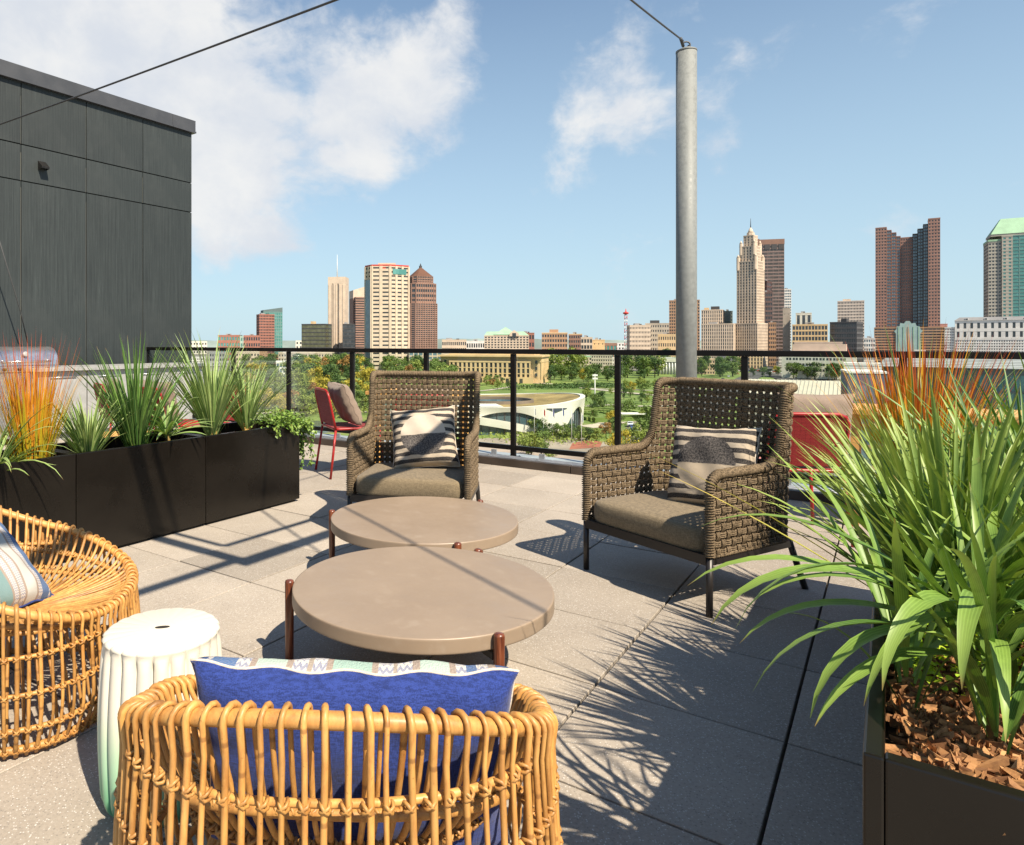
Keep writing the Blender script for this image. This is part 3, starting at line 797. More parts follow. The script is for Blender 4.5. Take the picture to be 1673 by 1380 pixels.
def armchair_meshes():
    p = .0385; rr = .0045; amp = .0076; NU = int(LU / p); pu = LU / NU
    NV = int(round((CTOP - CB) / p)); pv = (CTOP - CB) / NV
    w = MB(); S = 4
    for i in range(NU):                      # upright rope strands, three together
        for s in (-1, 0, 1):
            u = (i + .5) * pu + s * rr * 2.02
            h = top_h(u); m = max(3, int((h - CB) / pv * S))
            pts = []
            for k in range(m + 1):
                z = CB + (h - CB) * k / m; v = (z - CB) / pv
                pts.append(P3(u, z, amp * math.cos(PI * (v - .5) + PI * i)))
            w.tube(pts, rr, 6, cap=False)
    for j in range(NV):                      # level rope strands
        for s in (-1, 0, 1):
            z = CB + (j + .5) * pv + s * rr * 2.02
            us = [k * pu / S for k in range(NU * S + 1)]
            run = []
            for u in us + [None]:
                ok = u is not None and top_h(u) > z + .004
                if ok: run.append(u)
                else:
                    if len(run) > 2: w.tube([P3(q, z, -amp * math.cos(PI * (q / pu - .5) + PI * j)) for q in run], rr, 6, cap=False)
                    run = []
    # wrapped edge
    edge = []
    z = CB
    zs = list(np.arange(CB, CARM - .07, .003)); edge += [(0., q) for q in zs]
    us = np.linspace(0, LU, 1500); prev = None
    for u in us:
        edge.append((u, top_h(u)))
    edge += [(LU, q) for q in zs[::-1]]
    P = [Vector(P3(min(max(u, 0), LU), q)) for u, q in edge]
    # resample at even steps
    L = [0]
    for a, b_ in zip(P, P[1:]): L.append(L[-1] + (b_ - a).length)
    step = .0040; tot_ = L[-1]; Q = []; k = 0; d = 0
    while d < tot_:
        while L[k + 1] < d: k += 1
        f = (d - L[k]) / max(1e-9, L[k + 1] - L[k]); Q.append(P[k].lerp(P[k + 1], f)); d += step
    Qs = [sum((Q[min(max(i + o, 0), len(Q) - 1)] for o in range(-5, 6)), Vector()) / 11 for i in range(len(Q))]
    rad = [.0215 + (.0042 if i % 3 == 1 else -.0036) + .0010 * math.sin(i * .37) for i in range(len(Qs))]
    e = MB(); e.tube(Qs, rad, 12)
    # bottom hem
    hem = [Vector(P3(LU * k / 240, CB + .004)) for k in range(241)]
    rad = [.010 + (.0018 if i % 2 else -.0012) for i in range(241)]
    e2 = MB(); e2.tube(hem, rad, 8)
    fr = MB(); hw = CW / 2 - .018
    fr.box((0, .0, CB - .010), (CW - .05, .034, .046)); fr.box((-hw + .01, CD / 2, CB - .018), (.028, CD - .03, .034)); fr.box((hw - .01, CD / 2, CB - .018), (.028, CD - .03, .034))
    fr.box((0, CD - .02, CB - .018), (CW - .09, .03, .034)); fr.box((0, CD * .5, CB - .02), (CW - .09, .03, .02))
    legs = []
    for sx in (-1, 1):
        l = MB(); x = sx * (hw - .0)
        l.tube([(x, 0, 0), (x, 0, CB - .0)], .0155, 14); legs.append(l.mesh('leg', M_LEG))
        l = MB(); l.tube([(x * 1.0, CD + .10, 0), (x * .98, CD - .03, CB)], .0155, 14); legs.append(l.mesh('leg', M_LEG))
    # seat cushion: rounded block
    cw, cd, ch = CW - .085, CD - .045, .125
    rows = []; n = 56
    prof = [(.0, .0)]
    def rring(ins, z, bul=0.):
        pts = []; a_, b2 = cw / 2 - ins, cd / 2 - ins; ex = 9.
        for k in range(n * 2):
            th_ = 2 * PI * k / (n * 2); c_, s_ = math.cos(th_), math.sin(th_)
            x = a_ * abs(c_) ** (2 / ex) * (1 if c_ > 0 else -1); y = b2 * abs(s_) ** (2 / ex) * (1 if s_ > 0 else -1)
            pts.append((x, y + cd / 2 - .012, z))
        return pts
    z0 = CB + .006
    for ins, zz in ((.30, -.004), (.02, -.004), (.006, .008), (.0, .025), (-.002, .06), (.0, .095), (.007, .112), (.018, .120), (.05, .126), (.12, .131), (.22, .134), (.305, .135)):
        rows.append(rring(ins, z0 + zz))
    sc_ = MB(); sc_.grid(rows, closed_u=True); sc_.add(rows[-1], [tuple(range(len(rows[-1])))], smooth=True)
    return w.mesh('rope_weave', M_ROPE), e.mesh('wrapped_edge', M_ROPE), e2.mesh('hem', M_ROPE), fr.mesh('seat_frame', M_LEG), legs, sc_.mesh('seat_cushion', M_OLIVE), rows
AC = armchair_meshes()
def armchair(front_mid, face, label):
    # local -Y is the front; facing direction = face
    rz = math.atan2(face[1], face[0]) + PI / 2
    p = thing('rope_armchair', label, 'armchair', (front_mid[0], front_mid[1], 0), rz, 'woven rope armchairs')
    link('rope_weave', AC[0], p, kind='stuff'); link('wrapped_edge', AC[1], p); link('hem', AC[2], p); link('seat_frame', AC[3], p)
    for l in AC[4]: link('leg', l, p)
    c = link('seat_cushion', AC[5], p)
    return p, rz
fR = (-.878, -.479); mR = (1.345, 3.515)
acR, rzR = armchair(mR, fR, 'woven taupe rope armchair at the right, turned three quarters towards the tables')
fL = (-.245, -.970); mL = (.185, 4.385)
acL, rzL = armchair(mL, fL, 'woven taupe rope armchair behind the coffee tables, facing the camera')
def in_chair(mid, face, side, depth, z):
    f = Vector((face[0], face[1], 0)).normalized(); r_ = Vector((-f.y, f.x, 0))   # chair's own +X
    return Vector((mid[0], mid[1], z)) - f * depth + r_ * side
pw, bd = make_pillow('throw_pillow', .46, .45, .18, M_MOON_B, M_CREAM, seed=4)
tag(pw, 'striped pillow with a dark half moon over cream, on the right rope armchair', 'pillow')
place_pillow(pw, in_chair(mR, fR, .07, .46, .60), (-.80, -.60), R(20), R(-4)); piping(bd, pw, M_CREAM, .003)
pw, bd = make_pillow('throw_pillow', .46, .44, .19, M_MOON_A, M_CREAM, seed=9)
tag(pw, 'striped pillow with a cream half moon over grey, on the left rope armchair', 'pillow')
place_pillow(pw, in_chair(mL, fL, .03, .43, .60), (-.16, -1), R(26), R(-6)); piping(bd, pw, M_CREAM, .003)

# ------------------------------------------------------------------ rattan tub chairs
M_CANE, t, b = new_mat('honey_rattan')
oc = t.new('ShaderNodeTexCoord').outputs['Object']; oi = t.new('ShaderNodeObjectInfo').outputs['Random']
n = t.noise(t.mapping(oc, (1, 1, .25)), 55, 4, .7); n0 = t.noise(oc, 5, 4, .6)
c = t.mix(t.ramp(n, .3, .72), (.57, .30, .080), (.36, .155, .036))
c = t.mix(t.ramp(n0, .4, .75, 0, .4), c, (.62, .35, .13))
c = t.mix(t.ramp(t.noise(oc, 130, 2, .7), .64, .74, 0, .45), c, (.16, .06, .015))
sx_ = t.new('ShaderNodeSeparateXYZ'); t.link(oc, sx_.inputs[0])
nd = t.m('FRACT', t.m('ADD', t.m('MULTIPLY', sx_.outputs[2], 4.3), t.m('MULTIPLY', oi, 7.)))
nod = t.m('MULTIPLY', t.ramp(nd, .0, .012), t.ramp(nd, .05, .03))
c = t.mix(t.m('MULTIPLY', nod, .6), c, (.17, .07, .02))
hs = t.new('ShaderNodeHueSaturation'); t.link(c, hs.inputs['Color']); t.put(hs.inputs['Value'], t.ramp(oi, 0, 1, .74, 1.12, False)); hs.inputs['Saturation'].default_value = 1.0
t.link(hs.outputs[0], b.inputs['Base Color']); b.inputs['Roughness'].default_value = .5; b.inputs['Coat Weight'].default_value = .05; b.inputs['Coat Roughness'].default_value = .25
t.link(t.bump(t.noise(t.mapping(oc, (1, 1, .2)), 190, 3, .6), .12, .002), b.inputs['Normal'])
RW, RD, EXn = .400, .385, 2.5
def rplan(th, k=1.):
    """th = 0 towards the front (+Y), k scales the plan"""
    s, c = math.sin(th), math.cos(th)
    x = RW * abs(s) ** (2 / EXn) * (1 if s > 0 else -1); y = RD * abs(c) ** (2 / EXn) * (1 if c > 0 else -1)
    return x * k, y * k
def rimz(th): return .370 + .318 * ((1 - math.cos(th)) / 2) ** 1.15
RC_R = .0140; RB_R = .0056
def outer_k(z, zr):
    f = z / zr; return 1.035 + .03 * math.sin(PI * min(1, f * 1.1)) - .13 * max(0, (.16 - z) / .16) ** 1.6
def rib_path(th):
    zr = rimz(th); pts = []
    x1, y1 = rplan(th); nrm = Vector((x1, y1, 0)).normalized()
    for k in range(13):
        z = .012 + (zr - .012) * k / 12; kk = outer_k(z, zr); x, y = rplan(th, kk)
        if k == 12: x, y = x1 + nrm.x * (RC_R + RB_R), y1 + nrm.y * (RC_R + RB_R)
        pts.append(Vector((x, y, z)))
    for k in range(1, 6):
        a = PI * k / 6; pts.append(Vector((x1, y1, zr)) + (nrm * math.cos(a) + Vector((0, 0, 1)) * math.sin(a)) * (RC_R + RB_R))
    A_ = Vector((x1, y1, zr)) - nrm * (RC_R + RB_R)
    pts.append(A_)
    hgt = zr - .345
    B_ = Vector((*rplan(th, .87), zr - hgt * .62)); C_ = Vector((*rplan(th, .74), .335)); D_ = Vector((*rplan(th, .10), .315))
    for k in range(1, 17):
        q = k / 16; pts.append(A_ * (1 - q) ** 3 + B_ * 3 * q * (1 - q) ** 2 + C_ * 3 * q * q * (1 - q) + D_ * q ** 3)
    return pts
def inner_at(th, q):
    zr = rimz(th); x1, y1 = rplan(th); nrm = Vector((x1, y1, 0)).normalized(); hgt = zr - .345
    A_ = Vector((x1, y1, zr)) - nrm * (RC_R + RB_R); B_ = Vector((*rplan(th, .87), zr - hgt * .62)); C_ = Vector((*rplan(th, .74), .335)); D_ = Vector((*rplan(th, .10), .315))
    return A_ * (1 - q) ** 3 + B_ * 3 * q * (1 - q) ** 2 + C_ * 3 * q * q * (1 - q) + D_ * q ** 3
NRIB = 84
# equal arc-length angles round the rim
_th = np.linspace(0, 2 * PI, 1441); _p = np.array([rplan(a) for a in _th]); _s = np.concatenate([[0], np.cumsum(np.linalg.norm(np.diff(_p, axis=0), axis=1))])
RTH = [float(np.interp(_s[-1] * (k + .5) / NRIB, _s, _th)) for k in range(NRIB)]
def knot(mb, c, nrm, r=.0095):
    """cane binding: two crossed loops round a joint"""
    nrm = Vector(nrm).normalized(); up = Vector((0, 0, 1)); tn = nrm.cross(up).normalized()
    for sgn in (-1, 1):
        ax = (up + tn * sgn * .9).normalized(); v = nrm.cross(ax).normalized()
        mb.tube([c + (nrm * math.cos(a) * r * 1.12 + v * math.sin(a) * r * 1.05) + ax * .0015 * math.sin(2 * a) for a in np.linspace(0, 2 * PI, 9)[:-1]], .0031, 5, closed=True)
def rattan_parts(seed):
    r = random.Random(seed); ribs = []
    for th in RTH:
        pts = rib_path(th + r.gauss(0, .006)); jx, jy, jz = (r.gauss(0, .0012) for _ in range(3))
        n_ = len(pts); ph_ = r.uniform(0, 6)
        pts = [p + Vector((math.sin(i * .6 + ph_) * .0012, math.cos(i * .5 + ph_) * .0012, 0)) for i, p in enumerate(pts)]
        rr_ = [RB_R * r.uniform(.82, 1.12) * (1 + .07 * math.sin(i * 1.7 + ph_)) for i in range(1)][0]
        rr_ = [rr_ * (1 + .10 * (math.sin(i * .9 + ph_) > .93)) * (1 - .05 * i / n_) for i in range(n_)]
        m = MB(); m.tube(pts, rr_, 8); ribs.append(m.mesh('cane_rib', M_CANE))
    rim = MB(); rim.tube([Vector((*rplan(a), rimz(a))) for a in _th[:-1:8]], RC_R, 14, closed=True)
    rings = []; kn = MB()
    def ring(z, rad, inner=False, kk=None):
        ths = [a for a in _th[:-1:8] if rimz(a) > z + .055]
        full = len(ths) == len(_th[:-1:8])
        if not full:   # open arc centred on the back
            a0 = min(ths); ths = list(np.linspace(a0, 2 * PI - a0, 120))
        pts = [Vector((*rplan(a, outer_k(z, rimz(a)) - .028), z + .003 * math.sin(5 * a))) for a in ths]
        m = MB(); m.tube(pts, rad, 8, closed=full); rings.append(m.mesh('cane_ring', M_CANE))
        for th in RTH:
            if rimz(th) > z + .055:
                x, y = rplan(th, outer_k(z, rimz(th)) - .008); knot(kn, Vector((x, y, z)), (x, y, 0))
    ring(.030, .013); ring(.105, .0085); ring(.215, .0065); ring(.325, .0065); ring(.445, .0065); ring(.565, .0070)
    for q, rad in ((.30, .010), (.52, .008), (.72, .010), (.90, .007)):
        pts = [inner_at(a, q) - Vector((0, 0, rad + RB_R * .8)) * (1 if q > .5 else .2) + (Vector((0, 0, 0)) if q > .5 else Vector((*rplan(a, .03), 0))) for a in _th[:-1:8]]
        m = MB(); m.tube(pts, rad, 8, closed=True); rings.append(m.mesh('cane_ring', M_CANE))
    for q in (.30, .52):
        for th in RTH:
            if rimz(th) < .45: continue
            c_ = inner_at(th, q); knot(kn, c_ + Vector((*rplan(th, .02), 0)), (-c_.x, -c_.y, 0), .0105)
    inn = MB()
    for k, th in enumerate(RTH):
        if k % 2: continue
        p0 = inner_at(th, .70); p1 = Vector((*rplan(th, .80), .03))
        inn.tube([p0.lerp(p1, q) + Vector((*rplan(th, .05 * math.sin(PI * q)), 0)) for q in np.linspace(0, 1, 7)], .0058, 6)
    disc = MB(); disc.lathe([(.0, .300), (.052, .302), (.058, .312), (.052, .322), (0, .325)], 24, cap=False)
    return ribs, rim.mesh('rim', M_CANE), rings, kn.mesh('cane_bindings', M_CANE), inn.mesh('inner_ribs', M_CANE), disc.mesh('seat_boss', M_CANE)
RPM = rattan_parts(3)
def rattan_chair(c, face, label, s=1.):
    p = thing('rattan_chair', label, 'chair', (c[0], c[1], 0), facing(face), 'round rattan tub chairs')
    for m in RPM[0]: link('cane_rib', m, p)
    link('rim', RPM[1], p)
    for m in RPM[2]: link('cane_ring', m, p)
    link('cane_binding', RPM[3], p, kind='stuff'); link('inner_rib', RPM[4], p, kind='stuff'); link('seat_boss', RPM[5], p)
    p.scale = (s, s, s); return p
rcF = rattan_chair((-.072, 1.435), (.06, 1), 'honey rattan tub chair in the foreground, seen from behind with the blue cushion')
rcL = rattan_chair((-1.285, 2.42), (1, .10), 'honey rattan tub chair cut by the left edge, opening towards the tables')
pf, bd = make_pillow('throw_pillow', .60, .40, .15, M_FOLK, M_BLUE, seed=12, n=40)
tag(pf, 'royal blue cushion with mint and blue woven front in the foreground rattan chair', 'pillow')
place_pillow(pf, Vector((-.045, 1.305, .482)), (.06, 1), R(15), R(0)); piping(bd, pf, M_CREAM, .0028)
M_FOLK2 = M_FOLK.copy()
for nd_ in M_FOLK2.node_tree.nodes:
    if nd_.type == 'VALTORGB':
        for e_ in nd_.color_ramp.elements:
            c_ = e_.color
            if c_[1] > c_[0] * 1.15 and c_[1] > c_[2] * 1.1: e_.color = (.50, .50, .46, 1) if c_[0] > .35 else (.16, .27, .27, 1)
pl, bd = make_pillow('throw_pillow', .43, .42, .15, M_FOLK2, M_BLUE, seed=15, n=40)
tag(pl, 'white and blue folk striped cushion in the rattan chair at the left edge', 'pillow')
place_pillow(pl, Vector((-1.425, 2.41, .465)), (1, -.30), R(50), R(4)); piping(bd, pl, M_BLUE, .004)

# ------------------------------------------------------------------ red strap chairs
M_RED = mat('red_powdercoat', (.30, .012, .011), .40, 0, .5, .12, 8)
M_REDS = fabric('red_strap', (.19, .011, .011), var=.3)
def red_chair_meshes():
    fr = []
    W_, D_, SZ, BT = .45, .44, .455, .82
    for sx in (-1, 1):
        m = MB(); m.tube([(sx * (W_ / 2 + .03), -D_ / 2 - .03, 0), (sx * W_ / 2, -D_ / 2, SZ - .01)], .0115, 10); fr.append(('leg', m.mesh('leg', M_RED)))
        m = MB(); m.tube([(sx * (W_ / 2 + .03), D_ / 2 + .06, 0), (sx * W_ / 2, D_ / 2, SZ - .01)], .0115, 10); fr.append(('leg', m.mesh('leg', M_RED)))
    m = MB(); pts = [(-W_ / 2, -D_ / 2, SZ), (W_ / 2, -D_ / 2, SZ), (W_ / 2, D_ / 2, SZ), (-W_ / 2, D_ / 2, SZ)]
    q = []
    for k in range(4):
        a, b2, c_ = Vector(pts[k - 1]), Vector(pts[k]), Vector(pts[(k + 1) % 4])
        for f in np.linspace(0, 1, 6): q.append((b2 + (a - b2).normalized() * .05).lerp(b2, f).lerp(b2.lerp(b2 + (c_ - b2).normalized() * .05, f), f))
    m.tube(q, .0125, 10, closed=True); fr.append(('seat_frame', m.mesh('seat_frame', M_RED)))
    m = MB(); bk = []
    for x, z in [(-W_ / 2, SZ), (-W_ / 2, .6), (-W_ / 2, BT - .06), (-W_ / 2 + .02, BT - .018), (-W_ / 2 + .06, BT), (W_ / 2 - .06, BT), (W_ / 2 - .02, BT - .018), (W_ / 2, BT - .06), (W_ / 2, .6), (W_ / 2, SZ)]:
        bk.append((x, D_ / 2 + (z - SZ) * .22, z))
    m.tube(bk, .0115, 10); fr.append(('back_frame', m.mesh('back_frame', M_RED)))
    m = MB(); n = 13
    for i in range(n):                       # woven straps of seat and back
        x = -W_ / 2 + .012 + (W_ - .024) * (i + .5) / n
        for k in range(n):
            y = -D_ / 2 + .012 + (D_ - .024) * (k + .5) / n; o = .003 * (1 if (i + k) % 2 else -1)
            m.box((x, y, SZ + o), ((W_ - .024) / n * .94, (D_ - .024) / n * 1.02, .002)); m.box((x, y, SZ - o), ((W_ - .024) / n * 1.02, (D_ - .024) / n * .94, .002))
            z = SZ + .03 + (BT - SZ - .035) * (k + .5) / n; Mx = Matrix.Rotation(-.217, 3, 'X')
            m.box((x, D_ / 2 + (z - SZ) * .22 + o, z), ((W_ - .024) / n * .94, .002, (BT - SZ - .035) / n * 1.04), M=Mx)
            m.box((x, D_ / 2 + (z - SZ) * .22 - o, z), ((W_ - .024) / n * 1.02, .002, (BT - SZ - .035) / n * .94), M=Mx)
    fr.append(('strap', m.mesh('strap', M_REDS)))
    return fr
RCM = red_chair_meshes()
def red_chair(x, y, face, label):
    p = thing('red_chair', label, 'chair', (x, y, 0), math.atan2(face[1], face[0]) + PI / 2, 'red woven strap dining chairs')
    for nme, me in RCM: link(nme, me, p, kind='stuff' if nme == 'strap' else None)
    return p
def grey_pillow(x, y, face, label, seed, dz=0, depth=.12, tilt=16):
    o, bd = make_pillow('seat_pillow', .46, .43, .15, M_GREY, M_GREY, seed=seed, crease=.0025)
    tag(o, label, 'pillow', 'grey pillows on the red chairs'); f = Vector((face[0], face[1], 0)).normalized()
    place_pillow(o, Vector((x, y, .68 + dz)) - f * depth, face, R(tilt), R(seed % 5 - 2)); piping(bd, o, M_GREY, .003)
# left dining group behind the left rope armchair
f1 = (.93, .35)
red_chair(-.27, 6.72, f1, 'red strap chair standing left of the left rope armchair with a grey pillow')
grey_pillow(-.27, 6.72, f1, 'taupe grey pillow on the red chair left of the left rope armchair', 21, 0, .06, 26)
red_chair(.40, 6.10, (.1, .99), 'red strap chair hidden behind the back of the left rope armchair')
grey_pillow(.40, 6.10, (.1, .99), 'grey pillow on the red chair behind the left rope armchair', 25)
M_YWOOD = mat('yellow_wood', (.58, .32, .095), .45, 0, .5, .22, 14, .1, 60)
def plank_table(x, y, rz, L, W_, Z, label, seed=0):
    p = thing('wood_table', label, 'table', (x, y, 0), rz, 'wooden dining tables')
    n = 7
    for k in range(n):
        w = W_ / n; bevel(MB().bb(-L / 2, L / 2, -w / 2 + .003, w / 2 - .003, Z - .035, Z).obj('plank', M_YWOOD, p, (0, -W_ / 2 + (k + .5) * w, 0)), .002)
    for sx in (-1, 1):
        for sy in (-1, 1): MB().bb(sx * (L / 2 - .09) - .03, sx * (L / 2 - .09) + .03, sy * (W_ / 2 - .08) - .03, sy * (W_ / 2 - .08) + .03, 0, Z - .036).obj('leg', M_YWOOD, p)
    MB().bb(-L / 2 + .08, L / 2 - .08, -W_ / 2 + .07, W_ / 2 - .07, Z - .07, Z - .036).obj('apron', M_YWOOD, p)
    return p
plank_table(.42, 6.80, math.atan2(-.596, .803), .85, .70, .79, 'yellow wood table peeking out behind the left rope armchair')
# group seen between the planter plants at the left
for k, (x, y, f, lb) in enumerate([(-1.62, 6.75, (-.5, -.85), 'red strap chair behind the last tall grass at the right end of the left planters'),
                                   (-2.12, 7.0, (.55, .83), 'red strap chair behind the leafy plant in the middle of the left planters'),
                                   (-2.75, 7.55, (.8, .55), 'red strap chair farthest left behind the planters')]):
    red_chair(x, y, f, lb)
    if k != 0: grey_pillow(x, y, f, ('', 'grey pillow on the red chair behind the middle of the left planters', 'pale grey pillow on the red chair farthest left behind the planters')[k], 30 + k)
plank_table(-2.2, 6.05, .3, .55, .55, .46, 'small orange wood side table seen between the stems of the left planters')
# right dining group behind the right rope armchair
f3 = (.62, .78)
f3 = (.15, .99)
red_chair(2.73, 4.58, f3, 'red strap chair directly behind the right rope armchair with a grey pillow')
grey_pillow(2.82, 4.58, f3, 'grey pillow leaning over the back of the red chair behind the right rope armchair', 41, .05, .15, 4)
red_chair(4.35, 3.75, (-.7, .7), 'red strap chair at the far right, glimpsed through the plants')
red_chair(4.62, 4.05, (-.8, .1), 'red strap chair farthest right next to the railing')
plank_table(3.79, 4.67, math.atan2(-.596, .803), 1.10, .60, .81, 'yellow wood table behind the right planter plants')

def a_for(px, b):
    k = (px - CX) / F
    return (-.803 * b - .596 * k * b) / (.596 - .803 * k)
# ------------------------------------------------------------------ barbecue grill and counter at the far left
bb_ = thing('barbecue_grill', 'stainless steel barbecue grill with a round gauge against the charcoal wall', 'grill', tuple(AB(a_for(26, -8.95), -8.95)), math.atan2(DB.y, DB.x) + PI / 2)
L = .42
lid = MB(); rows = []
for k in range(13):
    a = PI * k / 12; rows.append([(x, -.24 * math.cos(a), .98 + .235 * math.sin(a) ** .7) for x in (-L, L)])
lid.grid(rows)
for sx in (-1, 1): lid.add([(sx * L, -.24 * math.cos(PI * k / 12), .98 + .235 * math.sin(PI * k / 12) ** .7) for k in range(13)], [tuple(range(13))], smooth=False)
lid.obj('lid', M_STEEL, bb_)
bevel(MB().bb(-L - .02, L + .02, -.26, .26, .90, .975).obj('firebox', M_STEEL, bb_), .01)
hd = MB(); hd.tube([(-.30, -.285, 1.03), (.30, -.285, 1.03)], .012, 10); hd.tube([(-.28, -.285, 1.03), (-.28, -.22, 1.05)], .008, 8); hd.tube([(.28, -.285, 1.03), (.28, -.22, 1.05)], .008, 8); hd.obj('lid_handle', M_STEEL, bb_)
gm = MB(); gm.lathe([(.035, 0), (.035, .012), (.028, .018), (0, .018)], 20); g_o = gm.obj('gauge', M_COUNTER, bb_, (0, -.235, 1.12)); g_o.rotation_euler = (R(70), 0, 0)
bevel(MB().bb(-L, L, -.24, .24, .08, .895).obj('cart', M_STEEL, bb_), .008)
for sx in (-1, 1):
    MB().bb(sx * .21 - .195, sx * .21 + .195, -.252, -.243, .12, .80).obj('cart_door', M_STEEL, bb_)
    MB().bb(sx * (L + .19) - .165, sx * (L + .19) + .165, -.22, .22, .885, .915).obj('side_shelf', M_STEEL, bb_)
for k in range(4):
    kb = MB(); kb.lathe([(.022, 0), (.018, .03), (0, .031)], 14); o = kb.obj('knob', M_BLACK, bb_, (-.27 + .18 * k, -.262, .935)); o.rotation_euler = (R(90), 0, 0)
for sx in (-1, 1):
    for sy in (-1, 1):
        w_ = MB(); w_.lathe([(.0, -.012), (.035, -.012), (.038, 0), (.035, .012), (0, .012)], 16, cap=False); o = w_.obj('wheel', M_BLACK, bb_, (sx * .36, sy * .18, .039)); o.rotation_euler = (0, R(90), 0)
ct = thing('outdoor_counter', 'pale outdoor kitchen counter beside the grill against the charcoal wall', 'counter', tuple(AB(5.80, -8.95)), ROT_A)
bevel(MB().bb(-.42, .42, -1.45, 1.3, .90, .945).obj('counter_top', M_COUNTER, ct), .004)
for k in range(4):
    y0 = -1.4 + .66 * k; bevel(MB().bb(.30, .36, y0 + .005, y0 + .65, .10, .895).obj('cabinet_door', M_COUNTER, ct), .003)
    MB().tube([(.375, y0 + .15, .82), (.375, y0 + .5, .82)], .006, 8).obj('door_handle', M_STEEL, ct)
MB().bb(-.38, .297, -1.42, 1.27, .0, .895).obj('cabinet', M_COUNTER, ct)
# ================================================================== PLANTS
def blade(mb, base, az, L, e0, bend, w, seg=8, crease=.25, r=rnd, tw=0., pw=1.6, base_w=.35):
    """one strap leaf: leaves base at elevation e0, heading az, curling over by bend radians"""
    p = Vector(base); ds = L / seg; rows = []; e = e0; a = az; tn = r.random()
    tints = []
    for k in range(seg + 1):
        t_ = k / seg
        w_ = w * (base_w + (1 - base_w) * min(1, t_ * 3.2)) * max(.02, 1 - max(0, (t_ - .42) / .58) ** pw)
        d = Vector((math.cos(a) * math.cos(e), math.sin(a) * math.cos(e), math.sin(e)))
        side = Vector((-math.sin(a), math.cos(a), 0)); tt = tw * t_
        nrm = side.cross(d) * -1
        side = side * math.cos(tt) + nrm * math.sin(tt)
        nn = d.cross(side).normalized()
        rows.append([p - side * w_ / 2 + nn * w_ * crease, p, p + side * w_ / 2 + nn * w_ * crease])
        tints += [(tn, t_, 0), (tn, t_, .5), (tn, t_, 1)]
        p = p + d * ds; e -= bend * (.35 + 1.3 * t_) / seg; a += r.gauss(0, .012)
    mb.grid(rows, smooth=True, tint=tints)
def spray(seed, n, L, e0, bend, w, spread=.03, seg=7, bias=None, tw=.6, **kw):
    r = random.Random(seed); mb = MB()
    for k in range(n):
        az = r.uniform(0, 2 * PI); rad = spread * math.sqrt(r.random())
        el = max(R(5), r.uniform(*e0)); f = r.random()
        blade(mb, (rad * math.cos(az), rad * math.sin(az), r.uniform(-.01, .03)), az + r.gauss(0, .25), r.uniform(*L), el, r.uniform(*bend), w * r.uniform(.7, 1.2), seg, r=r, tw=r.uniform(-tw, tw), **kw)
    return mb
def a_for(px, b):
    k = (px - CX) / F
    return (-.803 * b - .596 * k * b) / (.596 - .803 * k)
def plant(px, b, z, label, cat='grass plant', name='grass_plant', group=None):
    a = a_for(px, b); return thing(name, label, cat, AB(a, b, z), 0, group)
ZL, ZR = PH - .10, PH - .075
bf = -3.79 - .17
p = plant(-14, bf, ZL, 'pale green arching plant cut off by the left edge of the picture', 'plant', 'spider_plant')
spray(101, 60, (.30, .55), (R(25), R(80)), (R(40), R(110)), .020, .03).obj('foliage', M_BLADE_PALE, p, kind='stuff')
p = plant(52, bf, ZL, 'orange and red upright grass in the left planter row')
spray(102, 150, (.50, .84), (R(74), R(89.5)), (R(0), R(10)), 0.0058, .085, 6, base_w=.7).obj('orange_blades', M_ORANGE, p, kind='stuff')
spray(103, 230, (.25, .72), (R(68), R(89)), (R(0), R(18)), .0068, .09, 6, base_w=.7).obj('gold_blades', M_GOLD, p, kind='stuff')
p = plant(143, bf, ZL, 'pale variegated grass between the orange grass and the tall dark grass')
spray(104, 120, (.28, .52), (R(52), R(88)), (R(10), R(60)), .017, .03).obj('foliage', M_BLADE_PALE, p, kind='stuff')
MB().tube([(0, 0, -.03), (.01, 0, .10)], [.026, .018], 8).obj('stem', M_STALKG, p)
p = plant(222, bf, ZL, 'tallest dark green grass at the middle of the left planter row')
spray(105, 130, (.45, .84), (R(60), R(89)), (R(5), R(50)), .0175, .05, 8).obj('foliage', M_BLADE_DK, p, kind='stuff')
MB().tube([(0, 0, -.03), (.0, 0, .12)], [.04, .03], 8).obj('stem', M_STALK, p)
p = plant(272, bf, ZL, 'short leafy spider plant on a thin stem between two taller grasses', 'plant', 'spider_plant')
spray(106, 70, (.25, .44), (R(10), R(84)), (R(20), R(90)), .021, .02).obj('foliage', M_SPIKY, p, (0, 0, .10), kind='stuff')
MB().tube([(0, 0, -.03), (.02, 0, .06), (0, 0, .12)], [.012, .011, .012], 8).obj('stem', M_STALK, p)
p = plant(346, bf, ZL, 'large pale striped yucca with golden stem in the right planter of the left row', 'plant', 'yucca_plant')
spray(107, 170, (.42, .84), (R(54), R(89)), (R(5), R(45)), .0185, .03, 8).obj('foliage', M_BLADE_PALE, p, (0, 0, .05), kind='stuff')
MB().tube([(0, 0, -.03), (.01, 0, .10), (0, .0, .16)], [.032, .03, .022], 9).obj('stem', M_STALKG, p)
p = plant(402, bf - .02, ZL, 'smaller pale yucca with a pineapple like stem, rightmost upright plant of the left row', 'plant', 'yucca_plant')
spray(108, 105, (.30, .68), (R(50), R(88)), (R(5), R(50)), .017, .025, 8).obj('foliage', M_BLADE_PALE, p, (0, 0, .06), kind='stuff')
mb = MB(); mb.tube([(0, 0, -.03), (.0, 0, .05), (0, .0, .13)], [.03, .037, .022], 9)
r = random.Random(4)
for k in range(60): blade(mb, (.03 * math.cos(k), .03 * math.sin(k), r.uniform(-.01, .1)), k, .04, R(60), R(30), .012, 3, r=r)
mb.obj('stem', M_STALKG, p)
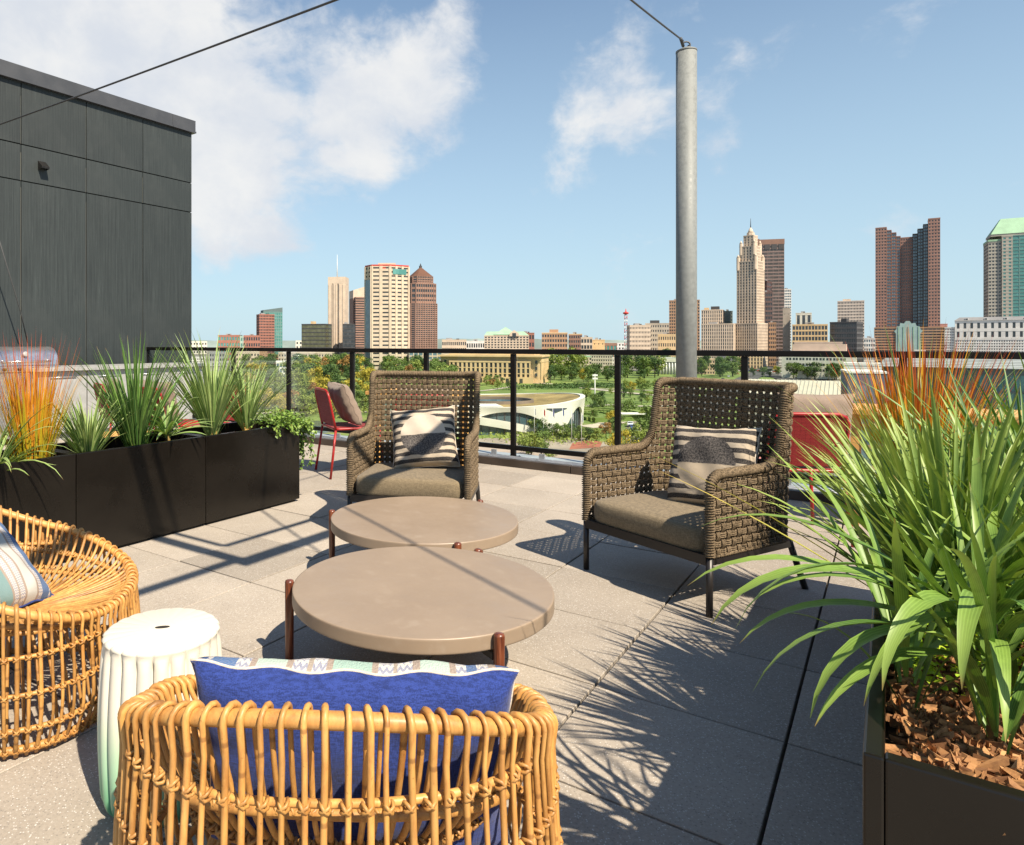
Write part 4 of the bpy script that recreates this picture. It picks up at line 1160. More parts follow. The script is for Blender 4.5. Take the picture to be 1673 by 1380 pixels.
# ivy
def leafcard(mb, c, n_, s, r):
    u = Vector((r.gauss(0, 1), r.gauss(0, 1), r.gauss(0, 1))); n_ = n_.normalized(); u = (u - n_ * u.dot(n_)).normalized(); v = n_.cross(u); tn = r.random()
    pts = [(-.0, -.5), (.42, -.30), (.34, .12), (0, .62), (-.34, .12), (-.42, -.30)]
    V = [c + (u * x + v * y) * s + n_ * (abs(x) * .25 * s) for x, y in pts] + [c]
    mb.add(V, [(6, i, (i + 1) % 6) for i in range(6)], tint=[(tn, .5, .5)] * 7, smooth=False)
ivy = thing('trailing_ivy', 'bushy green ivy spilling over the right end corner of the left planters', 'ivy', AB(3.93, -3.92, PH - .02), ROT_A)
r = random.Random(9); mb = MB(); vn = MB()
for k in range(1100):
    x, y = r.gauss(.05, .09), r.gauss(.0, .12)
    x = max(-.30, min(.20, x)); y = max(-.42, min(.20, y)); z = .02 + .10 * max(0, 1 - (x / .25) ** 2 - ((y + .1) / .5) ** 2) * r.random() + r.uniform(-.02, .03)
    leafcard(mb, Vector((x, y, z)), Vector((r.gauss(0, .6), r.gauss(0, .6), 1)), r.uniform(.014, .027), r)
for s_ in range(15):
    x0, y0 = (r.uniform(.10, .17), r.uniform(-.20, .15)) if s_ % 2 else (r.uniform(.0, .16), .13)
    ox, oy = (r.uniform(.02, .07), r.uniform(-.02, .05)) if s_ % 2 else (r.uniform(0, .05), .07)
    ln = r.choice((.03, .05, .07, .10)) if s_ % 2 else r.uniform(.10, .42)
    pts = [Vector((x0, y0, .03))]; n_ = int(ln / .02) + 3
    for q in range(n_):
        f = q / n_; pts.append(Vector((x0 + ox * min(1, f * 4 + .3) + .012 * math.sin(q + s_), y0 + oy * min(1, f * 4 + .3) + .012 * math.cos(q * .8), .04 - ln * f)))
    vn.tube(pts, .0017, 5)
    for q in pts[1:]:
        for e in range(4): leafcard(mb, q + Vector((r.gauss(0, .012), r.gauss(0, .012), r.gauss(0, .008))), Vector((1, r.gauss(.2, .7), r.gauss(.5, .5))), r.uniform(.016, .030), r)
mb.obj('leaves', M_IVY, ivy, kind='stuff'); vn.obj('vines', M_STALK, ivy, kind='stuff')

# --- right planters
SHOOTS = [(0, 0, 0), (-.07, .10, -.04), (.09, .03, -.02), (.00, .19, -.03), (-.03, -.05, -.02), (.12, .16, 0)]
def leafed(name, label, cat, base, specs, m, stem=None, w=.034, seg=12, nfix=0):
    """every strap leaf is an object of its own"""
    p = thing(name, label, cat, base); 
    for k, (az, L, e0, bend, ww, h0) in enumerate(specs):
        mb = MB(); r_ = random.Random(k * 7 + 1); sx_, sy_, sz_ = SHOOTS[0] if k < nfix else SHOOTS[k % 6]
        blade(mb, (sx_ + .016 * math.cos(az), sy_ + .016 * math.sin(az), max(0, h0 + sz_) * (1 if k < nfix else r_.uniform(.2, 1))), az, L, e0, bend, ww, seg, crease=.16, r=r_, tw=r_.uniform(-.5, .5), pw=1.9)
        mb.obj('leaf', m, p)
    if stem: stem.obj('stem', M_STALK, p)
    return p
r = random.Random(77); specs = []
def px_az(dx, dy): return math.atan2(dy, dx)
# the long arching ones that reach out over the paving (towards the left of the picture)
for az, L, e, bnd, w_ in [(172, .50, 30, 108, .036), (160, .52, 38, 96, .032), (185, .47, 26, 100, .036), (178, .50, 36, 118, .030), (196, .45, 34, 126, .036), (166, .42, 22, 88, .032),
                          (208, .42, 45, 150, .038), (150, .50, 44, 88, .030), (190, .38, 16, 88, .030), (222, .38, 52, 165, .040), (262, .36, 54, 165, .040), (243, .36, 44, 150, .034),
                          (285, .36, 56, 150, .038), (305, .36, 46, 140, .036), (180, .47, 46, 106, .027), (202, .38, 20, 100, .032), (232, .32, 28, 120, .030), (272, .30, 70, 175, .036)]:
    specs.append((R(az), L, R(e), R(bnd), w_ * .84, .20 + r.uniform(-.05, .05)))
for k in range(60):
    az = r.uniform(0, 360); L = r.uniform(.30, .54)
    specs.append((R(az), L, R(r.uniform(44, 87)), R(r.uniform(15, 80)), r.uniform(.013, .021), .18 + r.uniform(-.05, .06)))
stem = MB(); stem.tube([(0, 0, -.03), (.006, 0, .1), (0, 0, .25)], [.009, .008, .009], 10)
pA = leafed('strap_leaf_plant', 'large plant with long arching strap leaves on a dark stem, nearest the camera', 'plant', AB(1.60, .14, ZR), specs, M_WIDE, stem, nfix=18)
def rplant(a, b, label, name='grass_plant', cat='grass plant'): return thing(name, label, cat, AB(a, b, ZR))
r = random.Random(78); specs = []
for k in range(85):
    az = r.choice((r.uniform(100, 230), r.uniform(0, 360)))
    specs.append((R(az), r.uniform(.34, .56), R(r.uniform(38, 84)), R(r.uniform(10, 70)), r.uniform(.014, .022), r.uniform(0, .10)))
leafed('strap_leaf_plant', 'second strap leaf plant standing right behind the arching one in the right planter', 'plant', AB(1.95, .34, ZR), specs, M_WIDE, None)
p = rplant(2.22, .13, 'dense narrow bladed grass in the middle of the right planter row leaning left')
spray(201, 230, (.36, .66), (R(46), R(87)), (R(5), R(50)), .0190, .08, 9).obj('foliage', M_BLADE, p, kind='stuff')
mb = MB(); r = random.Random(31)
for k in range(2): blade(mb, (r.uniform(-.05, .05), r.uniform(-.05, .05), 0), R(r.uniform(140, 200)), r.uniform(.62, .85), R(r.uniform(30, 58)), R(r.uniform(10, 40)), .010, 10, r=r, tw=r.uniform(-.5, .5))
mb.obj('long_blades', M_GOLDG, p, kind='stuff')
p = rplant(2.66, .13, 'tufted green grass behind the dense grass in the right planter row')
spray(202, 200, (.34, .60), (R(45), R(86)), (R(5), R(55)), .0185, .08, 8).obj('foliage', M_BLADE, p, kind='stuff')
r = random.Random(79); specs = []
for k in range(70):
    az = r.uniform(0, 360)
    specs.append((R(az), r.uniform(.42, .74), R(r.uniform(52, 88)), R(r.uniform(5, 50)), r.uniform(.014, .022), r.uniform(0, .12)))
leafed('strap_leaf_plant', 'tall broad bladed plant rising to the railing height at the right edge', 'plant', AB(2.52, .36, ZR), specs, M_WIDE, None)
p = rplant(3.08, .12, 'grey green grass just in front of the orange grass at the right')
spray(203, 150, (.30, .52), (R(40), R(86)), (R(5), R(50)), .0115, .07, 8).obj('foliage', M_BLADE_PALE, p, kind='stuff')
p = rplant(3.15, .38, 'dark green grass beside the orange grass at the right edge')
spray(204, 140, (.42, .76), (R(48), R(88)), (R(5), R(60)), .014, .06, 8).obj('foliage', M_BLADE_DK, p, kind='stuff')
p = rplant(3.76, .10, 'orange and rust upright grass at the far end of the right planter row')
spray(205, 250, (.46, .80), (R(69), R(89)), (R(0), R(12)), .0070, .085, 6, base_w=.7).obj('orange_blades', M_ORANGE, p, kind='stuff')
spray(206, 150, (.35, .82), (R(64), R(88)), (R(0), R(22)), .0070, .085, 6, base_w=.7).obj('gold_blades', M_GOLD, p, kind='stuff')
spray(207, 50, (.45, .85), (R(50), R(88)), (R(5), R(40)), .010, .09, 7).obj('foliage', M_BLADE_PALE, p, kind='stuff')
sd = thing('stonecrop', 'bright yellow green low stonecrop at the foot of the right planter grasses', 'plant', AB(1.95, .12, ZR), ROT_A)
r = random.Random(5); mb = MB()
for k in range(1500):
    x, y = r.uniform(-.09, .20), r.uniform(-.22, .55); z = .03 + .06 * r.random() + .05 * math.exp(-((x - .02) ** 2 + (y - .1) ** 2) / .03)
    leafcard(mb, Vector((x, y, z)), Vector((r.gauss(0, .7), r.gauss(0, .7), 1)), r.uniform(.010, .018), r)
mb.obj('leaves', M_SEDUM, sd, kind='stuff')
# ================================================================== THE CITY BELOW
GZ = -28.0
def g(px, py, dz=0.): v = ground(px, py, GZ); v.z += dz; return v
M_GROUND = mat('city_ground', (.20, .185, .16), .9, 0, .2, .35, .01)
M_LAWN, t, b = new_mat('park_lawn')
geo = t.new('ShaderNodeNewGeometry').outputs['Position']
c = t.mix(t.ramp(t.noise(geo, .03, 5, .6), .35, .68), (.10, .155, .028), (.17, .235, .045))
c = t.mix(t.ramp(t.noise(geo, .12, 5, .7), .5, .72, 0, .7), c, (.24, .22, .08))
t.link(c, b.inputs['Base Color']); b.inputs['Roughness'].default_value = .95
M_PATH = mat('pale_path', (.42, .37, .30), .85, 0, .2, .12, .1)
M_PLAZA = mat('plaza_paving', (.30, .25, .20), .85, 0, .2, .2, .06)
M_BRICKP = mat('red_brick_paving', (.30, .11, .07), .85, 0, .2, .2, .2)
M_ROAD = mat('asphalt', (.075, .073, .07), .85, 0, .3, .25, .05)
mb = MB(); mb.add([(-9000, -300, GZ - .6), (9000, -300, GZ - .6), (12000, 12000, GZ - .6), (-12000, 12000, GZ - .6)], [(0, 1, 2, 3)]); mb.obj('ground', M_GROUND, kind='structure')
def sheet(name, pts, dz, m):
    V = [g(x, y, dz) for x, y in pts]; mb = MB(); mb.add(V, [tuple(range(len(V)))], smooth=False)
    o = mb.obj(name, m, kind='structure')
    if o.data.polygons[0].normal.z < 0: o.data.flip_normals()
    return o
def strip(name, pts, w, dz, m):
    """a path of width w (m) through picture points, smoothed"""
    P = [g(x, y, dz) for x, y in pts]; Q = []
    for i in range(len(P) - 1):
        a, b_, c_, d = P[max(0, i - 1)], P[i], P[i + 1], P[min(len(P) - 1, i + 2)]
        for k in range(8):
            t_ = k / 8; Q.append(.5 * ((2 * b_) + (c_ - a) * t_ + (2 * a - 5 * b_ + 4 * c_ - d) * t_ * t_ + (3 * b_ - a - 3 * c_ + d) * t_ ** 3))
    Q.append(P[-1]); rows = []
    for i, q in enumerate(Q):
        d = (Q[min(i + 1, len(Q) - 1)] - Q[max(i - 1, 0)]).normalized(); n_ = Vector((-d.y, d.x, 0)); rows.append([q + n_ * w / 2, q - n_ * w / 2])
    mb = MB(); mb.grid(rows, smooth=False); o = mb.obj(name, m, kind='structure')
    return o
sheet('park_lawn', [(-400, 606), (1250, 606), (1290, 640), (1500, 760), (1500, 900), (-900, 900), (-900, 640)], .05, M_LAWN)
sheet('plaza', [(700, 722), (800, 716), (900, 718), (985, 722), (1050, 735), (1100, 800), (1150, 900), (300, 900), (560, 740)], .15, M_PLAZA)
sheet('brick_forecourt', [(935, 725), (960, 720), (985, 722), (980, 732), (930, 735)], .22, M_BRICKP)
sheet('parking_lot', [(1025, 690), (1048, 684), (1066, 700), (1080, 745), (1020, 745)], .15, M_PLAZA)
strip('path', [(700, 712), (770, 706), (800, 702), (850, 712), (900, 716), (960, 718)], 5, .25, M_PATH)
strip('path', [(940, 667), (980, 668), (1010, 672), (1018, 682), (990, 694), (955, 698)], 8, .25, M_PATH)
strip('path', [(945, 664), (1000, 662), (1060, 664), (1120, 662)], 6, .25, M_PATH)
strip('path', [(560, 640), (700, 636), (780, 639), (850, 631), (930, 633), (1000, 636), (1100, 638), (1200, 632)], 4, .25, M_PATH)
strip('path', [(870, 626), (925, 629), (960, 635), (1060, 645), (1130, 650)], 7, .3, M_PATH)
strip('path', [(420, 677), (500, 668), (560, 672), (640, 676), (740, 690)], 4, .25, M_PATH)
sheet('river', [(300, 693), (440, 686), (545, 688), (600, 694), (560, 706), (420, 712), (300, 712)], .12, mat('river_water', (.10, .13, .10), .12, 0, .6))
strip('avenue', [(1270, 586), (1262, 594), (1245, 606), (1215, 622), (1180, 645), (1150, 680)], 16, .3, M_ROAD)
strip('avenue', [(500, 597), (800, 600), (1100, 601), (1300, 600), (1600, 598)], 14, .3, M_ROAD)
strip('avenue', [(1215, 600), (1300, 622), (1500, 640)], 14, .35, M_ROAD)
# terraced lawn beside the museum
for k in range(4):
    rows = []
    cx_, cy_ = g(935, 680).xy
    mb = MB(); R0 = 8 + k * 4.2
    P = [(cx_ + R0 * 1.25 * math.cos(a), cy_ + R0 * math.sin(a)) for a in np.linspace(-PI * .48, PI * .42, 30)]
    Q = [(cx_ + (R0 + 2.6) * 1.25 * math.cos(a), cy_ + (R0 + 2.6) * math.sin(a)) for a in np.linspace(PI * .42, -PI * .48, 30)]
    mb.prism(P + Q, GZ + .1, GZ + .9 + k * .35); mb.obj('lawn_terrace', M_LAWN, kind='structure')
# far wooded ridge on the horizon
M_RIDGE = mat('wooded_ridge', (.17, .215, .20), .95, 0, .1, .3, .004)
rows = [[], [], []]; r = random.Random(3); X = np.linspace(-5200, 6200, 420)
hv = [0] * len(X)
for i, x in enumerate(X):
    h = 14 + 7 * math.sin(x * .0011 + 1) + 5 * math.sin(x * .0031) + 3 * math.sin(x * .011) + r.uniform(-1.6, 1.6)
    rows[0].append((x, 3700, GZ - 1)); rows[1].append((x, 3760, h)); rows[2].append((x, 4400, h - 6))
mb = MB(); mb.grid(rows, smooth=False); mb.obj('distant_hills', M_RIDGE, kind='structure')

# ------------------------------------------------------------------ buildings
def wallmat(name, col, var=.10):
    return mat(name, col, .8, 0, .25, var, .12)
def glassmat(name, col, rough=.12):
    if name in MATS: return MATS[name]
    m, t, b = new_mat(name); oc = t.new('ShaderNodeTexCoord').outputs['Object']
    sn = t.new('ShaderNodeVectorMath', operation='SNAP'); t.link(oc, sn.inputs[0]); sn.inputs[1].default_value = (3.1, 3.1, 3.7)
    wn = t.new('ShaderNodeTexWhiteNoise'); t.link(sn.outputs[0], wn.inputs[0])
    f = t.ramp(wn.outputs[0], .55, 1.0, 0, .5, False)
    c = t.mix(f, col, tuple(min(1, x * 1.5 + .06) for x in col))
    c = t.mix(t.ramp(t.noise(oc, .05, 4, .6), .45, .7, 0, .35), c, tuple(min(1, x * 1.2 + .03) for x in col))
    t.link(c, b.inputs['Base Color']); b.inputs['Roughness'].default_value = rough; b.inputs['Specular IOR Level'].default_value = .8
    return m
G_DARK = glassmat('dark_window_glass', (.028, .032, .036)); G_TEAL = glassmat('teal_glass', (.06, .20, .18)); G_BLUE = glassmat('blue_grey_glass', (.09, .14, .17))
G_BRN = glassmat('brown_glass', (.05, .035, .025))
W_BEIGE = wallmat('beige_concrete', (.52, .42, .32)); W_TAN = wallmat('tan_limestone', (.58, .42, .24)); W_BROWN = wallmat('brown_granite', (.27, .165, .125)); W_BRICK = wallmat('red_brick_wall', (.30, .135, .10))
W_WHITE = wallmat('white_stone', (.66, .64, .60)); W_GREY = wallmat('grey_wall', (.26, .26, .26)); W_DARK = wallmat('dark_wall', (.06, .06, .062)); W_LIME = wallmat('cream_terracotta', (.54, .44, .34))
W_PINK = wallmat('pink_granite', (.30, .175, .14)); W_COP = wallmat('copper_green_roof', (.27, .42, .28)); W_BLUE = wallmat('slate_blue_wall', (.10, .13, .17)); W_CREAM = wallmat('cream_stucco', (.60, .57, .47))
W_ROOF = wallmat('roof_grey', (.20, .20, .20)); W_YEL = wallmat('yellow_stone', (.58, .41, .22)); W_ORB = wallmat('orange_brick', (.38, .235, .145)); W_RED = wallmat('red_steel', (.45, .05, .04))
def fac(wl, x0, x1, y0, y1, z0, z1, nx, ny, nf, pier=.35, band=.45, vert=False, dep=.5, top=.0, sides='fblr'):
    """piers and floor bands standing proud of a glass core, on the chosen sides (f = towards the viewer)"""
    pin, bin_ = (0, .12) if vert else (.12, 0)
    H = z1 - z0; fh = H / nf; W = x1 - x0; D = y1 - y0
    for s in sides:
        n = nx if s in 'fb' else ny; length = W if s in 'fb' else D; bw = length / max(1, n)
        def put(u0, u1, za, zb, ins):
            if s == 'f': wl.bb(x0 + u0, x0 + u1, y0 + ins, y0 + dep, za, zb)
            if s == 'b': wl.bb(x0 + u0, x0 + u1, y1 - dep, y1 - ins, za, zb)
            if s == 'l': wl.bb(x0 + ins, x0 + dep, y0 + u0, y0 + u1, za, zb)
            if s == 'r': wl.bb(x1 - dep, x1 - ins, y0 + u0, y0 + u1, za, zb)
        if pier:
            pw = pier * bw
            for k in range(n + 1):
                a, b2 = k * bw - pw / 2, k * bw + pw / 2
                put(max(a, .01), min(b2, length - .01), z0, z1, pin + (.004 if s in 'lr' else 0))
        if band:
            bh = band * fh
            for k in range(nf + 1):
                za = z0 + k * fh - bh * .5; put(.013, length - .013, max(za, z0), min(za + bh, z1), bin_ + (.004 if s in 'lr' else 0))
class Bld:
    def __init__(s, name, label, D, pxc, rot=0., cat='building', group=None):
        s.D = D; s.X = (pxc - CX) * D / F; s.k = D / F; s.c = math.cos(math.atan2(s.X, D))
        s.o = thing(name, label, cat, (s.X, D, GZ), -math.atan2(s.X, D) + rot, group); s.pxc = pxc
    def x(s, px): return (px - s.pxc) * s.k * s.c
    def z(s, py): return EYE + (CY - py) * s.k - GZ
    def box(s, part, m, x0, x1, y0, y1, z0, z1): return MB().bb(x0, x1, y0, y1, z0, z1).obj(part, m, s.o)
    def block(s, x0, x1, y0, y1, z0, z1, nx, ny, nf, wm, gm, pier=.35, band=.45, vert=False, dep=.5, roof=None):
        s.box('glazing', gm, x0 + dep * .7, x1 - dep * .7, y0 + dep * .7, y1 - dep * .7, z0, z1 - .2)
        wl = MB(); fac(wl, x0, x1, y0, y1, z0, z1, nx, ny, nf, pier, band, vert, dep)
        wl.obj('facade', wm, s.o, kind='stuff')
        MB().bb(x0 - .15, x1 + .15, y0 - .15, y1 + .15, z1 + .004, z1 + 1.1).obj('parapet', roof or wm, s.o)
def tower(name, label, x0, x1, ytop, D, depth, nf, nx, ny, wm, gm, rot=0., pier=.35, band=.45, vert=False, cat='building', pent=None, roof=None, ybase=None, cap=0, group=None, roof_free=False):
    W = (x1 - x0) * D / F * math.cos(math.atan2((x0 + x1) / 2 - CX, F)); r_ = abs(math.sin(rot)); w = max(4, (W - depth * r_) / math.cos(rot))
    B = Bld(name, label, D, (x0 + x1) / 2, rot, cat, group)
    h = B.z(ytop)
    B.block(-w / 2, w / 2, 0, depth, 0, h - cap, nx, ny, nf, wm, gm, pier, band, vert, roof=roof)
    if cap: B.box('crown', roof or wm, -w / 2 - .1, w / 2 + .1, -.1, depth + .1, h - cap + 1.2, h)
    if not pent and D < 1300 and depth >= 18 and h > 30:
        q_ = (int(x0) % 7) / 10; pent = [(.12 + q_ * .4, .38 + q_ * .4, 3.4, W_GREY), (.62 - q_ * .3, .74 - q_ * .3, 2.6, W_DARK)] if cap == 0 else None
    if pent and not roof_free:
        for (a, b2, hh, m) in pent: B.box('roof_plant', m, -w / 2 + a * w, -w / 2 + b2 * w, depth * .3, depth * .7, h + 1.15, h + hh)
    B.w, B.h = w, h
    return B
# --- left part of the skyline
tower('office_block', 'low red brick and green glass block at the left end of the skyline', 356, 392, 548, 1200, 30, 4, 8, 5, W_BRICK, G_TEAL)
tower('office_block', 'low pale green glass block right of the brick block at the left end', 374, 408, 549.5, 1230, 30, 4, 9, 5, wallmat('pale_green', (.33, .45, .40)), G_TEAL)
tower('office_block', 'second low red brick block below the red and teal towers', 398, 425, 548.5, 1190, 26, 4, 7, 5, W_BRICK, G_DARK)
tower('office_tower', 'red brick tower with square windows, left of the teal glass one', 421, 451, 514, 1250, 26, 16, 10, 8, W_BRICK, G_DARK, rot=R(12))
B = tower('office_tower', 'teal glass tower with a slanted top behind the red brick tower', 428, 464, 510, 1300, 26, 14, 9, 6, wallmat('teal_frame', (.13, .24, .22)), G_TEAL, rot=R(12), band=.3, roof_free=True)
mb = MB(); w = B.w / 2; mb.add([(-w, 0, B.h + 1.2), (w, 0, B.h + 1.2), (w, 26, B.h + 1.2), (-w, 26, B.h + 1.2), (-w, 0, B.h + 4), (w, 0, B.h + 9.5), (w, 26, B.h + 9.5), (-w, 26, B.h + 4)],
    [(0, 1, 5, 4), (1, 2, 6, 5), (2, 3, 7, 6), (3, 0, 4, 7), (4, 5, 6, 7)], smooth=False); mb.obj('crown', wallmat('slate_crown', (.10, .14, .14)), B.o)
tower('office_tower', 'dark glass slab left of the ribbed beige tower', 487, 537, 530, 1000, 24, 10, 18, 8, W_DARK, glassmat('bronze_glass', (.10, .10, .04)), rot=R(-24), pier=.15, band=.2, pent=[(.3, .42, 5, W_TAN)])
tower('office_tower', 'narrow dark glass block between the ribbed and the brown striped towers', 560, 580, 530, 1005, 24, 10, 8, 8, W_DARK, G_DARK, pier=.15, band=.2)
# ribbed tower with antenna
B = Bld('office_tower', 'slender beige tower with blank ribbed concrete walls and a tall antenna', 1050, 550, R(-12))
hw = 13.5
B.box('glazing', G_DARK, -hw + 1.2, hw - 1.2, 1.2, 2 * hw - 1.2, 0, B.z(456))
wl = MB()
for s0, s1 in ((-hw, -hw * .55), (-hw * .38, hw * .10), (hw * .22, hw)): wl.bb(s0, s1, 0, .9, 0, B.z(453))
for s0, s1 in ((0, hw * .8), (hw * 1.0, hw * 2)):
    wl.bb(hw - .9, hw + .01, s0 + .02, s1, 0, B.z(453)); wl.bb(-hw - .01, -hw + .9, s0 + .02, s1, 0, B.z(460))
wl.obj('facade', W_BEIGE, B.o); B.box('crown', W_BEIGE, -hw - .05, hw + .05, -.05, 2 * hw + .05, B.z(463), B.z(452))
for k in range(5): B.box('rib', W_BEIGE, -hw * .95 + k * 5.6, -hw * .95 + k * 5.6 + 1.1, -.8, -.001, 0, B.z(464))
mb = MB(); mb.tube([(-2, hw, B.z(452)), (-2, hw, B.z(432)), (-2, hw, B.z(414))], [.9, .5, .22], 8); mb.obj('antenna', W_WHITE, B.o)
tower('office_tower', 'brown tower with horizontal window stripes and a sloping top left of the big beige tower', 577, 600, 486, 1150, 34, 26, 4, 6, W_BROWN, G_DARK, rot=R(14), pier=.0, band=.55)
B = Bld('office_block', 'sloped tan top behind the striped brown tower', 1160, 588, R(14)); mb = MB(); w = 11.5
mb.add([(-w, 0, B.z(487)), (w, 0, B.z(487)), (w, 30, B.z(487)), (-w, 30, B.z(487)), (-w, 0, B.z(474)), (w, 0, B.z(467)), (w, 30, B.z(467)), (-w, 30, B.z(474))], [(0, 1, 5, 4), (1, 2, 6, 5), (2, 3, 7, 6), (3, 0, 4, 7), (4, 5, 6, 7)], smooth=False)
mb.obj('attic', W_BEIGE, B.o); B.box('shaft', W_BROWN, -w, w, 0, 30, 0, B.z(487.2))
# big chamfered beige tower
B = Bld('office_tower', 'tall beige chamfered tower with a red line along its roof edge', 700, 632)
h = B.z(434); W_ = 72 * B.k * B.c / 2; poly = [(-W_, 11), (-W_ + 7, 0), (W_ - 19, -1), (W_, 9), (W_, 32), (-W_ + 8, 34), (-W_, 26)]
mb = MB(); cpoly = [(x * .98, y * .96 + .6) for x, y in poly]; mb.prism(cpoly, 0, h - .5); mb.obj('glazing', G_DARK, B.o)
wl = MB(); nf = 26
def polyfac(wl, poly, nf, h, bands=.6, piers=(3, 4, 4, 4, 4, 4, 3), pw=.22, z0=0.):
    fh = (h - z0) / nf
    for k in range(nf + 1):
        za = max(z0, z0 + (k - bands / 2) * fh); wl.prism([(x * 1.001, y) for x, y in poly], za, min(h, za + bands * fh))
    for i in range(len(poly)):
        p_, q_ = Vector((*poly[i], 0)), Vector((*poly[(i + 1) % len(poly)], 0)); L_ = (q_ - p_).length; d = (q_ - p_) / L_; nn = piers[i % len(piers)]
        for j in range(nn + 1):
            c_ = p_ + d * L_ * j / nn; w_ = L_ / nn * pw
            if 0 < j < nn or True: wl.box((c_.x, c_.y, (h + z0) / 2), (w_ if 0 < j < nn else w_ * .9, .9, h - z0 - .1), math.atan2(d.y, d.x))
polyfac(wl, poly, nf, h, .62, (2, 2, 3, 3, 3, 2, 2), .34)
wl.obj('facade', W_BEIGE, B.o, kind='stuff')
MB().prism([(x * 1.01, y - .2) for x, y in poly], h + .01, h + 1.3).obj('red_roof_line', W_RED, B.o)
B.box('roof_plant', W_BEIGE, -9, 9, 10, 24, h + 1.31, h + 4); B.box('roof_sign', W_RED, -6, -1, -.35, -.02, h - 3.6, h - 1.2)
for (p_, q_, za, zb, gm_, nm_) in ((poly[0], poly[1], 0, h - 14, G_BLUE, 'glass_corner'), (poly[2], poly[3], h - 8.5, h - 3, G_TEAL, 'loggia')):
    a_, b2_ = Vector((*p_, 0)), Vector((*q_, 0)); d_ = (b2_ - a_).normalized(); L_ = (b2_ - a_).length * .74; c_ = (a_ + b2_) / 2 + Vector((d_.y, -d_.x, 0)) * .45
    mb = MB(); mb.box((c_.x, c_.y, (za + zb) / 2), (L_, .3, zb - za), math.atan2(d_.y, d_.x)); mb.obj(nm_, gm_, B.o)
B.box('base_block', W_BEIGE, -W_ - 14, -W_ - .5, 5, 30, 0, B.z(588))
# brown tower with pyramid roof
D_ = 950; B = Bld('office_tower', 'brown granite tower with stepped shoulders, pyramid roof and finial', D_, 695, R(20))
def oct_(w, d, c): return [(-w, c), (-w + c, 0), (w - c, 0), (w, c), (w, d - c), (w - c, d), (-w + c, d), (-w, d - c)]
k_ = B.k
for (wf, y_top, y_bot, nf) in ((19.3, 495, 900, 30), (18.0, 462, 495, 4), (14.8, 450, 462, 3)):
    z0, z1 = max(0, B.z(y_bot)), B.z(y_top); P_ = oct_(wf, wf * 2, 5); P_ = [(x, y - wf + 20) for x, y in P_]
    mb = MB(); mb.prism([(x * .975, (y - 20) * .975 + 20) for x, y in P_], z0, z1 - .3); mb.obj('glazing', G_DARK, B.o)
    wl = MB(); polyfac(wl, P_, nf, z1, .45, (1, 8), .22, z0); wl.obj('facade', W_BROWN, B.o, kind='stuff')
P_ = oct_(14.9, 29.8, 5); P_ = [(x, y - 14.9 + 20) for x, y in P_]; z1 = B.z(450)
mb = MB(); V = [(x, y, z1) for x, y in P_] + [(0, 20, B.z(433))]; mb.add(V, [(i, (i + 1) % 8, 8) for i in range(8)], smooth=False); mb.obj('pyramid_roof', wallmat('brown_metal_roof', (.12, .06, .04)), B.o)
mb = MB(); mb.bb(-1.6, 1.6, 18.4, 21.6, B.z(438), B.z(431.5)); mb.tube([(0, 20, B.z(431)), (0, 20, B.z(427.5))], [1.2, .3], 6); mb.obj('finial', W_DARK, B.o)
tower('office_block', 'glass fronted block at the foot of the brown pyramid tower', 668, 722, 575, 690, 26, 5, 7, 4, W_BEIGE, G_BLUE, pier=.2, band=.3)
# --- middle low skyline
tower('warehouse', 'long low pale building in the gap left of the green roofed hall', 722, 762, 556, 900, 26, 4, 12, 4, W_BEIGE, G_DARK)
tower('warehouse', 'low white flat roofed building left of the green roofed hall', 762, 792, 558, 930, 26, 3, 8, 4, W_WHITE, G_DARK)
B = Bld('civic_hall', 'hall with pale green copper roof, a pyramid and a gable between the two tower groups', 880, 827)
x0, x1 = B.x(791), B.x(864); zt = B.z(549)
B.block(x0, x1, 0, 30, 0, zt, 14, 6, 12, W_BEIGE, G_DARK, .4, .4)
mb = MB(); zr_ = B.z(543)
mb.add([(x0, 0, zt + 1.2), (x1, 0, zt + 1.2), (x1, 30, zt + 1.2), (x0, 30, zt + 1.2), (x0 + 3, 15, B.z(541)), (x1 - 6, 15, B.z(541))], [(0, 1, 5, 4), (1, 2, 5), (2, 3, 4, 5), (3, 0, 4)], smooth=False)
cx_ = B.x(826); s = 15; mb.add([(cx_ - s, -.5, zt + 2), (cx_ + s, -.5, zt + 2), (cx_ + s, 29, zt + 2), (cx_ - s, 29, zt + 2), (cx_, 14, B.z(533.5))], [(0, 1, 4), (1, 2, 4), (2, 3, 4), (3, 0, 4)], smooth=False)
mb.obj('copper_roof', W_COP, B.o)
gx = B.x(840); mb = MB(); mb.add([(gx - 6, -2, zt), (gx + 6, -2, zt), (gx + 6, -2, zt + 3), (gx, -2, zt + 8), (gx - 6, -2, zt + 3), (gx - 6, 6, zt), (gx + 6, 6, zt), (gx + 6, 6, zt + 3), (gx, 6, zt + 8), (gx - 6, 6, zt + 3)],
    [(0, 1, 2, 3, 4), (0, 5, 6, 1), (1, 6, 7, 2), (2, 7, 8, 3), (3, 8, 9, 4), (4, 9, 5, 0)], smooth=False); mb.obj('gable', W_BEIGE, B.o)
B.box('window', G_DARK, gx - 2.4, gx + 2.4, -2.1, -2.01, zt - 1, zt + 4)
tower('office_block', 'small red brick block just behind the right end of the green roof', 850, 873, 544.5, 980, 20, 4, 5, 4, W_BRICK, G_DARK)
tower('office_block', 'ornate tan brick block with a little roof house in the middle of the skyline', 885, 927, 544.5, 830, 24, 7, 10, 5, W_ORB, G_DARK, roof=W_TAN, pent=[(.3, .65, 5, W_ORB)])
